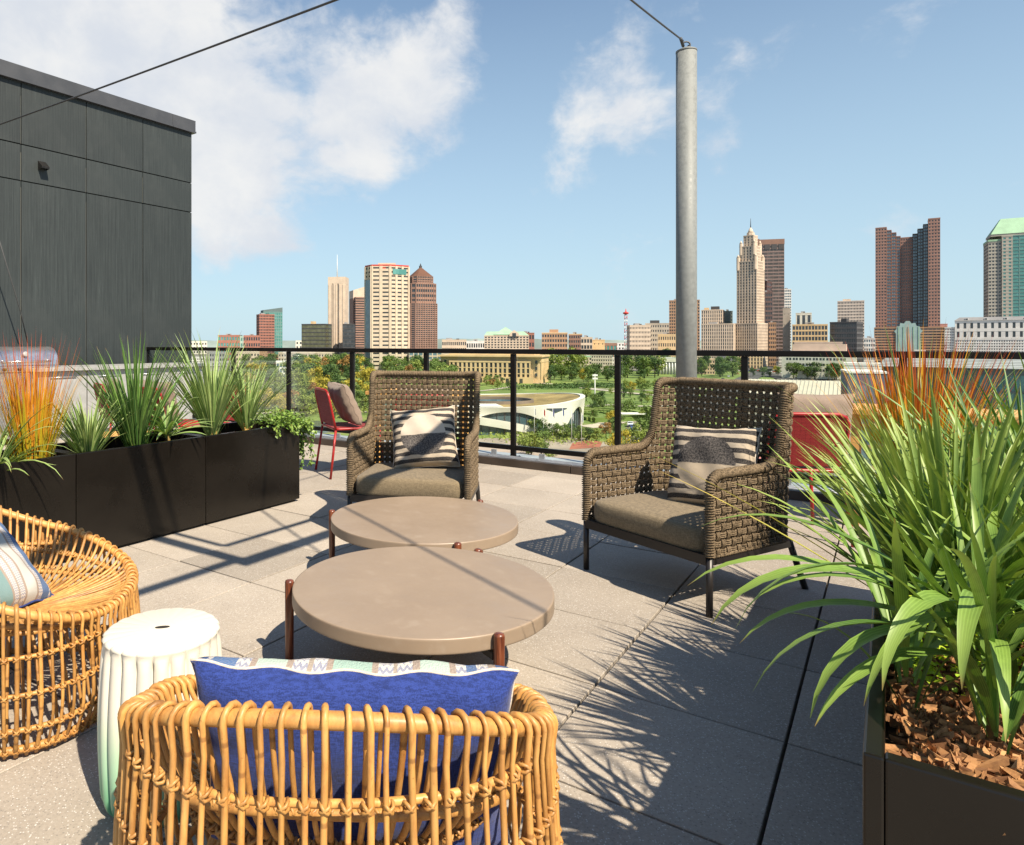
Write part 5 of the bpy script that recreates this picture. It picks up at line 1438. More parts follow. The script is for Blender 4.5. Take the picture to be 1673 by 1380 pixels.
tower('office_block', 'dark brown brick block right of the ornate tan one', 929, 951, 546.5, 850, 24, 7, 6, 5, W_BROWN, G_DARK, roof=W_TAN)
tower('office_block', 'cream block with four wide window columns beside an orange wall', 949, 968, 552, 800, 20, 5, 4, 4, W_BEIGE, G_DARK, pier=.25, band=.4)
tower('office_block', 'small yellow walled block with stepped roof in the middle skyline', 968, 988, 556, 810, 20, 4, 3, 3, W_YEL, G_DARK, pier=.8, band=.8)
tower('office_block', 'low dark red block with a small turquoise billboard wall', 985, 1008, 561.5, 820, 20, 3, 4, 3, W_BROWN, G_TEAL)
B = Bld('lattice_mast', 'thin red and white lattice mast with a round lamp platform', 1000, 1022.5, cat='mast'); mb = MB(); mw = MB()
zz = np.linspace(0, B.z(511), 16)
for i in range(15):
    q = (mb if i % 2 else mw); s = 1.6
    for sx in (-1, 1):
        for sy in (-1, 1): q.tube([(sx * s, sy * s, zz[i]), (sx * s, sy * s, zz[i + 1])], .42, 4)
        q.tube([(-s, sx * s, zz[i]), (s, sx * s, zz[i + 1])], .3, 4); q.tube([(sx * s, -s, zz[i]), (sx * s, s, zz[i + 1])], .3, 4)
mb.obj('red_section', W_RED, B.o); mw.obj('white_section', W_WHITE, B.o)
mb = MB(); mb.lathe([(1, B.z(514)), (4, B.z(512)), (4, B.z(510.5)), (1, B.z(509)), (.3, B.z(504))], 12); mb.obj('platform', W_RED, B.o)
tower('hotel_block', 'broad beige hotel block with small windows left of the galvanised post', 1026, 1066, 532, 880, 30, 9, 14, 7, W_LIME, G_DARK, pier=.55, band=.55, rot=R(8))
tower('hotel_block', 'taller grey roofed part of the beige hotel, with a dark rooftop unit', 1054, 1093, 529, 900, 26, 9, 10, 6, wallmat('stone_grey_beige', (.40, .35, .28)), G_DARK, pier=.5, band=.55, pent=[(.2, .6, 5, W_DARK)])
tower('office_block', 'small pale stepped building directly left of the galvanised post', 1075, 1104, 547, 800, 22, 5, 8, 5, W_TAN, G_DARK, pier=.5, band=.5)
tower('office_tower', 'tan grid fronted tower half hidden behind the galvanised post', 1093, 1143, 491, 1000, 26, 20, 14, 7, W_ORB, G_DARK, pier=.4, band=.42)
# --- art deco tower
B = Bld('art_deco_tower', 'tall cream art deco tower with stepped crown and spire, right of the galvanised post', 852, 1216, R(-22), cat='tower')
def tier(w0, w1, y0_, y1_, za, zb, nx, ny, nf, vert=True, pier=.5, band=.28):
    w0, w1, y0_, y1_ = w0 * .80, w1 * .80, 18 + (y0_ - 18) * .75, 18 + (y1_ - 18) * .75
    B.block(w0, w1, y0_, y1_, max(0, B.z(zb)), B.z(za), nx, ny, nf, W_LIME, G_DARK, pier, band, vert, roof=W_LIME, dep=.9)
tier(-24, 18, -3, 40, 529, 900, 13, 13, 14)
tier(-14.5, 15, 2, 34, 427, 528, 7, 7, 22)
tier(-11.5, 12, 5, 31, 402, 426, 5, 5, 5, pier=.6, band=.3)
tier(-7, 8, 9, 26, 384, 401, 3, 3, 4, pier=.65, band=.35)
for sx in (-10.1, 10.4):
    for sy in (7.2, 28.8):
        mb = MB(); mb.prism([(sx + 2.2 * math.cos(a), sy + 2.2 * math.sin(a)) for a in np.linspace(0, 2 * PI, 9)[:-1]], B.z(440), B.z(419)); mb.lathe([(2.2, B.z(419)), (0.2, B.z(414))], 8, (sx, sy, 0)); mb.obj('turret', W_LIME, B.o)
for sx in (-7.7, 8.0):
    for sy in (9.4, 26.6):
        mb = MB(); mb.prism([(sx + 2.0 * math.cos(a), sy + 2 * math.sin(a)) for a in np.linspace(0, 2 * PI, 9)[:-1]], B.z(415), B.z(396)); mb.lathe([(2., B.z(396)), (.2, B.z(391))], 8, (sx, sy, 0)); mb.obj('turret', W_LIME, B.o)
mb = MB(); mb.prism([(.5 + 4.6 * math.cos(a), 17.5 + 4.6 * math.sin(a)) for a in np.linspace(0, 2 * PI, 9)[:-1]], B.z(384.5), B.z(378)); mb.lathe([(3.8, B.z(378)), (2.6, B.z(374)), (1.6, B.z(371)), (.4, B.z(369))], 8, (.5, 17.5, 0)); mb.obj('crown', W_LIME, B.o)
mb = MB(); mb.tube([(.5, 17.5, B.z(370)), (.5, 17.5, B.z(354))], [.6, .2], 6); mb.obj('spire', W_DARK, B.o)
tower('office_wing', 'lower cream art deco wing with vertical window strips left of the stepped tower', 1143, 1200, 530, 850, 30, 12, 15, 8, W_LIME, G_DARK, pier=.5, band=.2, vert=True, rot=R(-6))
tower('office_wing', 'raised cream block set back above the art deco wing', 1144, 1182, 507, 880, 24, 16, 10, 6, W_LIME, G_DARK, pier=.5, band=.2, vert=True, rot=R(-6), pent=[(.1, .3, 4, W_TAN), (.42, .8, 5.5, W_DARK)])
tower('office_block', 'small dark green topped block between the art deco wing and tower', 1181, 1197, 509, 900, 20, 16, 5, 4, wallmat('grey_green', (.16, .19, .16)), G_DARK)
B = tower('office_tower', 'tall dark brown striped tower with pinkish edges right behind the art deco tower', 1229, 1288, 400, 1080, 46, 34, 5, 5, wallmat('brown_pink_bands', (.20, .145, .13)), G_BRN, rot=R(14), pier=.06, band=.36, cap=0, roof_free=True)
B.box('crown', wallmat('brown_cap', (.20, .12, .09)), -B.w / 2 - .3, B.w / 2 + .3, -.3, 46.3, B.h + 1.15, B.h + 9)
for k in range(4): B.box('crown_opening', W_DARK, -B.w / 2 + 1.5 + k * B.w / 4, -B.w / 2 + k * B.w / 4 + B.w / 4 - .6, -.45, -.31, B.h - 7, B.h + 1)
B.box('roof_plant', wallmat('brown_cap', (.2, .12, .09)), -B.w / 2 + 3, -B.w / 2 + 9, 20, 30, B.h + 9.02, B.h + 13)
tower('office_tower', 'dark maroon and black stepped building in front of the tall striped tower', 1237, 1257, 460, 900, 24, 18, 7, 6, wallmat('maroon', (.09, .05, .045)), G_DARK, rot=R(-14), pier=.3, band=.4)
tower('office_block', 'narrow maroon block with white edge strips at the foot of the striped tower', 1247, 1262, 478, 880, 20, 16, 4, 4, wallmat('maroon_grey', (.16, .11, .10)), G_DARK, pier=.3, band=.4)
tower('office_tower', 'slim white and dark banded tower right of the tall striped tower', 1279, 1295, 473, 1150, 22, 26, 4, 4, W_WHITE, G_BLUE, pier=.2, band=.4, rot=R(10))
tower('office_block', 'plain grey beige block at the right foot of the striped tower', 1279, 1291, 504, 980, 18, 5, 2, 2, wallmat('plain_grey_beige', (.36, .31, .25)), G_DARK, pier=.9, band=.9)
tower('office_block', 'brick red narrow block between the dark buildings', 1256, 1268, 528, 860, 18, 10, 4, 4, W_ORB, G_DARK)
tower('office_tower', 'cream building with three tall arched windows on top', 1300, 1326, 512, 950, 22, 4, 3, 3, W_CREAM, G_DARK, pier=.45, band=.25)
tower('office_block', 'gold framed office block with deep square bays', 1294, 1352, 531, 800, 24, 8, 11, 5, W_YEL, G_DARK, pier=.22, band=.3)
tower('office_block', 'low pinkish beige block in front of the gold framed one', 1297, 1376, 560, 700, 22, 2, 20, 5, wallmat('pink_beige', (.50, .38, .30)), W_BEIGE, pier=.4, band=.3)
tower('office_block', 'charcoal grey office block right of the gold framed one', 1350, 1405, 527, 790, 26, 9, 16, 8, wallmat('charcoal', (.085, .085, .09)), G_DARK, pier=.4, band=.4, rot=R(-14), pent=[(.35, .55, 5, W_DARK)])
tower('office_tower', 'white slab tower with a fine window grid', 1368, 1412, 492, 1100, 22, 20, 18, 6, wallmat('pinkish_white', (.62, .54, .47)), G_DARK, pier=.4, band=.4, pent=[(.2, .5, 4, W_BEIGE)])
tower('office_block', 'small blue and white block between the white slab and the twin brown tower', 1411, 1430, 553, 900, 20, 6, 5, 3, W_WHITE, G_BLUE)
# --- twin brown tower
D_ = 900; B = Bld('twin_tower', 'huge brown tower with two raised outer slabs and dark glass in its notch', D_, 1482, 0, cat='tower')
def tb(px0, px1, ytop, y0_, dep, nx, ny, nf, wm, gm, pier=.5, band=.5): B.block(B.x(px0) + .02, B.x(px1) - .02, y0_, y0_ + dep, 0, B.z(ytop), nx, ny, nf, wm, gm, pier, band)
tb(1429, 1448, 369, 0, 26, 4, 5, 44, W_PINK, G_DARK); tb(1516, 1535, 361, 0, 26, 4, 5, 45, W_PINK, G_DARK)
M_CG = wallmat('glass_mullion', (.10, .095, .09))
for k, (p0, p1, yt) in enumerate(((1448, 1456, 374), (1456, 1464, 378), (1464, 1471, 384))): tb(p0, p1, yt, 3 + 4 * k, 20, 2, 4, 42 - k, wallmat('brown_mullion', (.24, .13, .10)), G_BLUE, .1, .3)
for k, (p0, p1, yt) in enumerate(((1508, 1516, 369), (1499, 1508, 375), (1491, 1499, 382))): tb(p0, p1, yt, 3 + 4 * k, 20, 2, 4, 43 - k, M_CG, G_BLUE, .15, .3)
tb(1471, 1491, 386, 16, 18, 5, 4, 40, W_PINK, G_DARK)
B.block(B.x(1428), B.x(1464), -24, -1, 0, B.z(536), 6, 5, 14, W_ORB, G_DARK, .05, .5); B.block(B.x(1502), B.x(1541), -24, -1, 0, B.z(536), 6, 5, 14, W_ORB, G_DARK, .05, .5)
em = MB(); pts = [(1464, 600), (1464, 545), (1461, 541), (1465, 538), (1465, 534), (1470, 533), (1471, 528), (1477, 529), (1480, 525), (1486, 525), (1489, 529), (1495, 528), (1497, 533), (1502, 534), (1503, 538), (1507, 541), (1503, 545), (1503, 600)]
V = [(B.x(x), -25, B.z(y)) for x, y in pts] + [(B.x(x), -15, B.z(y)) for x, y in pts]; n_ = len(pts)
em.add(V, [tuple(range(n_))[::-1], tuple(range(n_, 2 * n_))] + [(i, (i + 1) % n_, n_ + (i + 1) % n_, n_ + i) for i in range(n_)], smooth=False); em.obj('glass_entrance', wallmat('pale_teal_glass', (.30, .42, .40)), B.o)
for k in range(5): B.box('mullion', W_COP, B.x(1468 + k * 8) - .3, B.x(1468 + k * 8) + .3, -25.4, -25.01, 0, B.z(534))
tower('office_block', 'low pink roofed block between the twin tower and the white building', 1526, 1548, 530, 890, 16, 4, 5, 3, wallmat('salmon', (.55, .30, .26)), G_DARK)
# --- white mansard building
B = Bld('government_building', 'long white stone building with tall windows and a dark mansard roof at the right edge', 700, 1625, R(0))
x0, x1 = B.x(1540), B.x(1720)
B.block(B.x(1558), x1, 0, 30, B.z(553), B.z(524), 14, 5, 2, W_WHITE, G_DARK, .60, .35); B.block(B.x(1558), x1, 0, 30, 0, B.z(553) - 1.2, 40, 8, 12, W_WHITE, G_DARK, .5, .5)
B.block(x0, B.x(1558) - .1, 1, 28, 0, B.z(535), 6, 5, 16, W_WHITE, G_DARK, .5, .5)
mb = MB(); a_, b2 = B.x(1557), x1 + .4; zt = B.z(523.2)
mb.add([(a_, -.6, zt + .3), (b2, -.6, zt + .3), (b2, 30.6, zt + .3), (a_, 30.6, zt + .3), (a_ + 4, 7, B.z(517)), (b2, 7, B.z(517)), (b2, 24, B.z(517)), (a_ + 4, 24, B.z(517))],
    [(0, 1, 5, 4), (1, 2, 6, 5), (2, 3, 7, 6), (3, 0, 4, 7), (4, 5, 6, 7)], smooth=False); mb.obj('mansard_roof', W_ROOF, B.o)
for k in range(7):
    xx = a_ + 10 + k * 15; B.box('dormer', W_WHITE, xx - 1.3, xx + 1.3, .5, 5, B.z(522), B.z(519)); B.box('window', G_DARK, xx - .8, xx + .8, .35, .49, B.z(521.7), B.z(519.4))
# --- green roofed tower
B = Bld('office_tower', 'grey and green glass tower with a sloping copper green roof at the right edge', 860, 1650, R(8))
x0, x1 = B.x(1614), B.x(1700); zt = B.z(394)
B.block(x0, B.x(1636), 0, 40, 0, zt, 4, 10, 36, wallmat('stone_grey', (.36, .34, .29)), G_DARK, .35, .5)
B.block(B.x(1636) + .1, B.x(1654), -2, 38, 0, B.z(386), 2, 10, 37, wallmat('stone_grey', (.36, .34, .29)), G_TEAL, .55, .45)
B.block(B.x(1654) + .1, x1, -.5, 38, 0, B.z(386), 4, 10, 37, wallmat('teal_frame', (.13, .24, .22)), G_TEAL, .15, .18)
B.box('cornice', W_COP, x0 - .3, B.x(1636), -.5, 40, zt + 1.2, zt + 3.5)
mb = MB(); z0, z1 = B.z(381), B.z(354); a_ = B.x(1618); mb.add([(a_, -1, z0), (x1, -1, z0), (x1, 40, z0), (a_, 40, z0), (B.x(1638), 14, z1), (x1, 14, z1), (x1, 26, z1), (B.x(1638), 26, z1)],
    [(0, 1, 5, 4), (1, 2, 6, 5), (2, 3, 7, 6), (3, 0, 4, 7), (4, 5, 6, 7)], smooth=False); mb.obj('copper_roof', W_COP, B.o)
B.box('attic', wallmat('stone_grey', (.36, .34, .29)), a_, x1, -.5, 40, B.z(386) + 1.2, z0)
# --- nearer row, seen through the railing glass
B = Bld('courthouse', 'long tan limestone courthouse with tall windows between pilasters, seen through the glass railing', 510, 800, R(-14))
w = 38; h0 = B.z(585)
B.block(-w, w, 0, 30, 0, h0, 30, 10, 1, W_YEL, W_YEL, .5, .3)
B.block(-w * .80, w * .80, -2.5, 20, 3, h0 - 3, 18, 6, 3, W_YEL, G_DARK, .46, .16, vert=True, dep=.9)
B.box('cornice', W_YEL, -w - 1, w + 1, -4, 31, h0 + 1.15, h0 + 2.4); B.box('attic', W_YEL, -w * .85, w * .85, 2, 26, h0 + 2.41, B.z(578))
for sx in (-1, 1):
    for k in range(3): B.box('window', G_DARK, sx * w * .9 - .8, sx * w * .9 + .8, -.35, -.16, 5 + k * 4.6, 7.4 + k * 4.6)
B.box('base_wall', W_YEL, -w * .86, w * .86, -3.4, -2.51, 0, 4.5)
for k in range(6): B.box('entrance_door', G_DARK, -26 + k * 10 - 1.1, -26 + k * 10 + 1.1, -3.55, -3.41, 0, 3.4)
tower('apartment_block', 'beige block with a green hipped roof line behind the park trees, centre', 880, 966, 583, 700, 24, 4, 20, 6, W_LIME, G_DARK, pier=.5, band=.45, roof=W_COP)
tower('apartment_block', 'grey beige flat topped block right of the green edged one', 966, 1000, 580, 690, 24, 5, 9, 5, wallmat('stone_light', (.44, .38, .30)), G_DARK, pier=.5, band=.5)
B = tower('museum_hall', 'pale classical hall with columns partly behind the galvanised post', 1076, 1116, 586, 640, 22, 1, 8, 4, wallmat('pale_greenish_stone', (.42, .44, .38)), G_DARK, pier=.3, band=.2)
for k in range(8):
    mb = MB(); x_ = -B.w / 2 + 1.5 + k * (B.w - 3) / 7; mb.lathe([(.75, 0), (.65, B.h * .8)], 10, (x_, -1.6, 0)); mb.obj('column', W_WHITE, B.o)
B.box('entablature', W_CREAM, -B.w / 2, B.w / 2, -2.6, -.6, B.h * .8 + .01, B.h)
tower('apartment_block', 'sandy terraced building above the trees right of the galvanised post', 1138, 1168, 588, 640, 20, 4, 7, 4, wallmat('sandy', (.52, .38, .25)), G_DARK, pier=.5, band=.5)
tower('office_block', 'tan corner of the art deco block reaching down behind the railing post', 1206, 1246, 578, 790, 26, 4, 8, 8, W_TAN, G_DARK, pier=.5, band=.2, vert=True)
B = Bld('office_building', 'cream office building with paired square windows above a row of green trees', 560, 1336, R(-4))
w = 25.5; h0 = B.z(578)
B.box('wall', W_CREAM, -w, w, 0, 18, 0, h0); B.box('roof', W_WHITE, -w - .2, w + .2, -.2, 18.2, h0 + .01, h0 + .8); B.box('roof_plant', wallmat('pink_beige', (.5, .38, .3)), -w * .7, w * .75, 5, 14, h0 + .82, B.z(562))
for fl in range(3):
    for k in range(9):
        for s in (-1, 1):
            xx = -w + 5.2 + k * (2 * w - 9) / 9; zz = h0 - 4.2 - fl * 4.6
            B.box('window', G_DARK, xx + s * 1.05 - .75, xx + s * 1.05 + .75, -.06, .1, zz - 1., zz + 1.)
# left mid-distance beige blocks above the woods
tower('apartment_block', 'beige block with square windows above the left woods, right of the brown brick strip', 452, 545, 577, 640, 22, 5, 20, 6, W_LIME, G_DARK, pier=.5, band=.5, rot=R(-8))
tower('apartment_block', 'white framed glass block at the edge of the left woods', 451, 478, 592, 560, 18, 3, 5, 4, W_WHITE, G_BLUE, pier=.25, band=.3)
tower('apartment_block', 'brown brick strip building above the left woods', 424, 437, 575, 650, 18, 5, 3, 4, W_ORB, G_DARK, pier=.8, band=.8)
tower('apartment_block', 'beige windowed block left of the brown brick strip', 385, 424, 576, 640, 20, 5, 8, 5, W_LIME, G_DARK, pier=.5, band=.5)
tower('office_block', 'grey blue block seen under the top rail left of the beige tower', 470, 500, 574, 760, 18, 4, 8, 4, wallmat('blue_grey_wall', (.2, .24, .27)), G_BLUE)
# right: industrial hall, slate blue building, large glass hall
B = Bld('industrial_hall', 'long hall with a pale ribbed metal roof behind the right rope armchair', 150, 1310, R(-3))
x0, x1, zt = B.x(1200), B.x(1385), B.z(652)
B.box('wall', wallmat('hall_wall', (.42, .39, .32)), x0, x1, 0, 14, 0, zt)
W_RIB = wallmat('ribbed_metal_roof', (.47, .44, .35))
mb = MB(); zr = B.z(626); mb.add([(x0 - .3, -.6, zt), (x1 + .3, -.6, zt), (x1 + .3, 14, zr - .3), (x0 - .3, 14, zr - .3), (x0 - .3, -.6, zt + .3), (x1 + .3, -.6, zt + .3), (x1 + .3, 14, zr), (x0 - .3, 14, zr)], [(0, 1, 2, 3), (4, 7, 6, 5), (0, 4, 5, 1), (1, 5, 6, 2), (2, 6, 7, 3), (3, 7, 4, 0)], smooth=False)
mb.obj('roof', W_RIB, B.o)
for k in range(26):
    xx = x0 + (x1 - x0) * (k + .5) / 26; mb = MB(); mb.add([(xx - .06, -.62, zt + .31), (xx + .06, -.62, zt + .31), (xx + .06, 14, zr + .01), (xx - .06, 14, zr + .01), (xx - .06, -.62, zt + .42), (xx + .06, -.62, zt + .42), (xx + .06, 14, zr + .12), (xx - .06, 14, zr + .12)], [(0, 3, 2, 1), (4, 5, 6, 7), (0, 1, 5, 4), (1, 2, 6, 5), (2, 3, 7, 6), (3, 0, 4, 7)], smooth=False); mb.obj('roof_rib', wallmat('rib_metal', (.44, .41, .33)), B.o)  # raised ribs in nearly the same metal colour as the roof
B = Bld('apartment_block', 'slate blue block with large windows and orange brick bands behind the orange grass', 120, 1415, R(6))
x0, x1, zt = B.x(1384), B.x(1450), B.z(610)
B.box('wall', W_BLUE, x0, x1, 0, 12, 0, zt); B.box('coping', W_WHITE, x0 - .1, x1 + .1, -.1, 12.1, zt + .01, zt + .35)
for fl in range(4):
    for k in range(2):
        xx = x0 + 2 + k * 3.3; z_ = zt - 3.4 - fl * 3.6; B.box('window', G_BLUE, xx - .95, xx + .95, -.08, .1, z_ - 1.2, z_ + 1.3)
    B.box('brick_band', W_ORB, x0 + 1.2, x1 - .2, -.05, .06, zt - 5.9 - fl * 3.6, zt - 5.2 - fl * 3.6)
tower('office_block', 'white roofed low block above the slate blue building', 1378, 1440, 597, 300, 12, 3, 8, 3, W_WHITE, G_DARK)
B = Bld('glass_hall', 'large hall with curved grey metal roof over green glass at the right edge', 170, 1600, R(-6))
x0, x1, zt = B.x(1428), B.x(1800), B.z(610)
B.block(x0, x1, 0, 30, 0, zt, 44, 8, 5, wallmat('dark_frame', (.12, .13, .13)), G_TEAL, .08, .12)
mb = MB(); rows = []
for k in range(13):
    a = k / 12; rows.append([(x, -1.5 + 26 * a, zt + 1.3 + 3.8 * math.sin(a * PI / 2)) for x in np.linspace(x0 - 1, x1, 8)])
mb.grid(rows); mb.obj('metal_roof', wallmat('grey_metal_roof', (.33, .34, .34)), B.o)
for k in range(14): B.box('roof_seam', W_GREY, x0 - 1, x1, -1.4 + k * 1.6, -1.34 + k * 1.6, zt + 1.32 + 3.8 * math.sin((k * 1.6) / 26 * PI / 2), zt + 1.45 + 3.8 * math.sin((k * 1.6) / 26 * PI / 2))
# filler blocks low in the distance
r = random.Random(21); cols = [W_BEIGE, W_WHITE, W_BRICK, W_GREY, W_TAN, W_CREAM]; nm = ['beige', 'white', 'red brick', 'grey', 'tan', 'cream']
for k in range(26):
    px = 320 + k * 52 + r.uniform(-14, 14); ww = r.uniform(14, 34); c_ = r.randrange(6)
    tower('distant_block', 'small low %s block %s' % (nm[c_], ('far off at the left of the skyline', 'far off in the middle of the skyline', 'far off at the right of the skyline')[min(2, int((px - 300) / 470))]), px, px + ww, r.uniform(556.5, 562), r.uniform(1300, 1900), 25, 3, 6, 3, cols[c_], G_DARK, pier=.5, band=.5, group='small low blocks far off near the horizon')
for k in range(30):
    px = 300 + k * 44 + r.uniform(-14, 14); ww = r.uniform(16, 38); c_ = r.randrange(6)
    tower('city_block', 'plain %s block under the top rail %s' % (nm[c_], ('below the left towers', 'behind the park', 'below the right towers')[min(2, int((px - 300) / 440))]), px, px + ww, r.uniform(572, 586), r.uniform(720, 980), 20, 3, 7, 3, cols[c_], G_DARK, pier=.5, band=.5, group='plain blocks seen under the top rail')

# ------------------------------------------------------------------ the white museum
M_MUS = mat('white_museum_concrete', (.70, .66, .58), .6, 0, .4, .08, .15)
D_ = 250; mc = Vector((36.4, D_, GZ)); mus = thing('round_museum', 'round white museum of crossing arches with a planted roof, seen through the railing', 'museum', mc)
RX, RY = 37., 33.
def mup(phi):       # height of the rim; phi = 0 at the right, 90 degrees towards the viewer
    return 8.9 + 1.9 * math.cos(phi) ** 2 * (1 if math.cos(phi) > 0 else .1) - .6 * max(0, -math.sin(phi))
def mlow(deg):
    d = deg % 360; h = 0
    for c0, c1, hh, e in ((60, 106, 7.4, .45), (12, 47, 7.6, .8), (112, 158, 7.8, .6), (168, 205, 7.2, .6), (215, 262, 6.5, .6), (270, 318, 6.5, .6), (325, 365, 7, .6)):
        dd = d if d >= c0 else d + 360
        if c0 < dd < c1: h = hh * math.sin(PI * (dd - c0) / (c1 - c0)) ** e
    return h
def ell(deg, k=1.): a = R(deg); return (RX * k * math.cos(a), -RY * k * math.sin(a))
mb = MB(); N = 360; ro, ri = [], []
V = []; Fs = []
for i in range(N):
    d = i; (x, y), (x2, y2) = ell(d), ell(d, .965); l, u_ = mlow(d), mup(R(d))
    V += [(x * .985 , y * .985, l), (x * 1.01, y * 1.01, u_), (x2, y2, l), (x2, y2, u_)]
for i in range(N):
    a, b2 = i * 4, ((i + 1) % N) * 4
    Fs += [(a, a + 1, b2 + 1, b2), (a + 2, b2 + 2, b2 + 3, a + 3), (a + 1, a + 3, b2 + 3, b2 + 1), (a, b2, b2 + 2, a + 2)]
mb.add(V, Fs, smooth=False); mb.obj('concrete_band', M_MUS, mus)
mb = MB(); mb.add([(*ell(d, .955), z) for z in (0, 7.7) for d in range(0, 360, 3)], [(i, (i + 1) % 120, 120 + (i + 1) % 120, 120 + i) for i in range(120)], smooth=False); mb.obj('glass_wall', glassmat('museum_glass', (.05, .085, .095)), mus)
mb = MB()
for d in range(0, 360, 4): x, y = ell(d, .958); mb.box((x, y, 3.8), (.22, .22, 7.5), -R(d))
mb.obj('mullions', W_DARK, mus, kind='stuff')
for (d0, d1, z0, z1, lift) in ((66, 108, 0.3, 5.6, 0),):      # crossing arch legs in front of the glass
    mb = MB(); rows = []
    for i in range(25):
        q = i / 24; d = d0 + (d1 - d0) * q; zc = z0 + (z1 - z0) * (q ** .7 if not lift else (1 - q) ** .8); x, y = ell(d, 1.0)
        rows.append([(x, y, max(0, zc - 1.1)), (x * 1.015, y * 1.015, zc + 1.3), (x * .985, y * .985, zc + 1.3)])
    mb.grid(rows, smooth=False); mb.obj('crossing_arch', M_MUS, mus)
for pts in ([(47, 8.0), (62, 8.3), (56, 7.0)],):
    mb = MB(); V = []
    for d, z in pts: x, y = ell(d, 1.016); V.append((x, y, z))
    for d, z in pts: x, y = ell(d, .99); V.append((x, y, z))
    mb.add(V, [(0, 1, 2), (0, 3, 4, 1), (1, 4, 5, 2), (2, 5, 3, 0)], smooth=False); mb.obj('window', G_DARK, mus)
mb = MB(); V = [(*ell(d, k_), z_) for k_, z_ in ((.93, 8.95), (.66, 9.15)) for d in range(84, 128, 4)]; n_ = len(V) // 2
mb.add(V, [(i, i + 1, n_ + i + 1, n_ + i) for i in range(n_ - 1)], smooth=False); mb.obj('roof_ramp', M_MUS, mus)
M_GROOF = mat('brown_green_roof', (.27, .20, .09), .9, 0, .1, .35, .12)
mb = MB(); rows = []
ocx, ocy, orr = 6.5, -3.5, 10.5
for k in range(6):
    f = k / 5; rows.append([((ocx + orr * 1.15 * math.cos(R(-d))) * (1 - f) + ell(d, .968)[0] * f, (ocy + orr * math.sin(R(-d))) * (1 - f) + ell(d, .968)[1] * f, (8.2) * (1 - f) + (mup(R(d)) - .35) * f) for d in range(0, 360, 4)])
mb.grid(rows, closed_u=True); mb.obj('planted_roof', M_GROOF, mus)
mb = MB(); rows = [[(ocx + orr * 1.15 * k_ * math.cos(R(-d)), ocy + orr * k_ * math.sin(R(-d)), z) for d in range(0, 360, 5)] for k_, z in ((.97, 4), (.97, 9.2), (1.03, 9.3), (1.05, 8.1))]
mb.grid(rows, closed_u=True, smooth=False); mb.obj('ring_wall', wallmat('ring_brown', (.17, .13, .10)), mus)
mb = MB(); rows = [[(ocx + orr * 1.15 * k_ * math.cos(R(-d)), ocy + orr * k_ * math.sin(R(-d)), z) for d in range(0, 360, 5)] for k_, z in ((.93, 0), (.93, 8.3))]
mb.grid(rows, closed_u=True, smooth=False); mb.obj('court_glass', G_BLUE, mus)
mb = MB(); mb.prism([(ocx + orr * 1.07 * math.cos(a), ocy + orr * .93 * math.sin(a)) for a in np.linspace(0, 2 * PI, 40)[:-1]], 3.6, 4.2); mb.obj('court_floor', W_GREY, mus)

# ------------------------------------------------------------------ trees
M_TR = [leafy('tree_dark', (.040, .082, .018), (.080, .135, .028), transl=.15, rough=.7), leafy('tree_mid', (.085, .14, .024), (.15, .21, .042), transl=.15, rough=.7),
        leafy('tree_light', (.17, .22, .04), (.27, .31, .065), transl=.2, rough=.7), leafy('tree_yellow', (.34, .29, .03), (.48, .36, .04), transl=.2, rough=.7),
        leafy('tree_orange', (.28, .13, .035), (.34, .20, .05), transl=.2, rough=.7)]
M_BARK = mat('bark', (.07, .052, .035), .9, 0, .2, .3, 2)
def tree_meshes(seed, m, shape):
    """unit tree: 1 m tall, scaled to size; trunk with limbs and a crown of leaf clumps"""
    r = random.Random(seed); tr = MB(); tr.tube([(0, 0, 0), (.005, .004, .18), (0, 0, .42), (.01, 0, .62)], [.026, .02, .015, .007], 6)
    lobes = []
    nl = 9
    for k in range(nl):
        a = 2 * PI * k / nl * 1.618 * 2 + r.random(); hh = r.uniform(.24, .86); rad = shape * (.22 * math.sin(PI * min(1, max(.05, (hh - .2) / .78))) + .03)
        c_ = Vector((math.cos(a) * rad, math.sin(a) * rad, hh)); s_ = r.uniform(.13, .20) * shape ** .6; lobes.append((c_, s_))
        st = Vector((0, 0, .22 + .3 * r.random())); tr.tube([st, st.lerp(c_, .55) + Vector((0, 0, .02)), c_], [.010, .006, .003], 4)
    lobes.append((Vector((0, 0, .62)), .22 * shape ** .5)); lobes.append((Vector((0, 0, .84)), .14))
    cr = MB()
    for c_, s_ in lobes:
        for k in range(105):
            n_ = Vector((r.gauss(0, 1), r.gauss(0, 1), r.gauss(.15, 1))).normalized(); rr_ = s_ * (r.random() ** .35) * r.uniform(.8, 1.12)
            p_ = c_ + Vector((n_.x * rr_, n_.y * rr_, n_.z * rr_ * .85)); nn = (n_ + Vector((r.gauss(0, .45), r.gauss(0, .45), r.gauss(0, .45)))).normalized()
            u = nn.cross(Vector((r.gauss(0, 1), r.gauss(0, 1), r.gauss(0, 1)))).normalized(); v = nn.cross(u); q = r.uniform(.018, .040); tn = min(1, max(0, .5 + .5 * n_.z * .6 + r.gauss(0, .2)))
            tn = r.random()
            cr.add([p_ + u * q, p_ + v * q * .8, p_ - u * q * 1.1, p_ - v * q * .7], [(0, 1, 2, 3)], tint=[(tn, .5, .5)] * 4, smooth=False)
    return tr.mesh('trunk', M_BARK), cr.mesh('crown', m)
TM = {}
for ki, m in enumerate(M_TR):
    for v in range(2): TM[(ki, v)] = tree_meshes(ki * 10 + v, m, (1.0, 1.25)[v])
TN = ['dark green', 'mid green', 'light green', 'yellow', 'orange brown']
rt = random.Random(99)
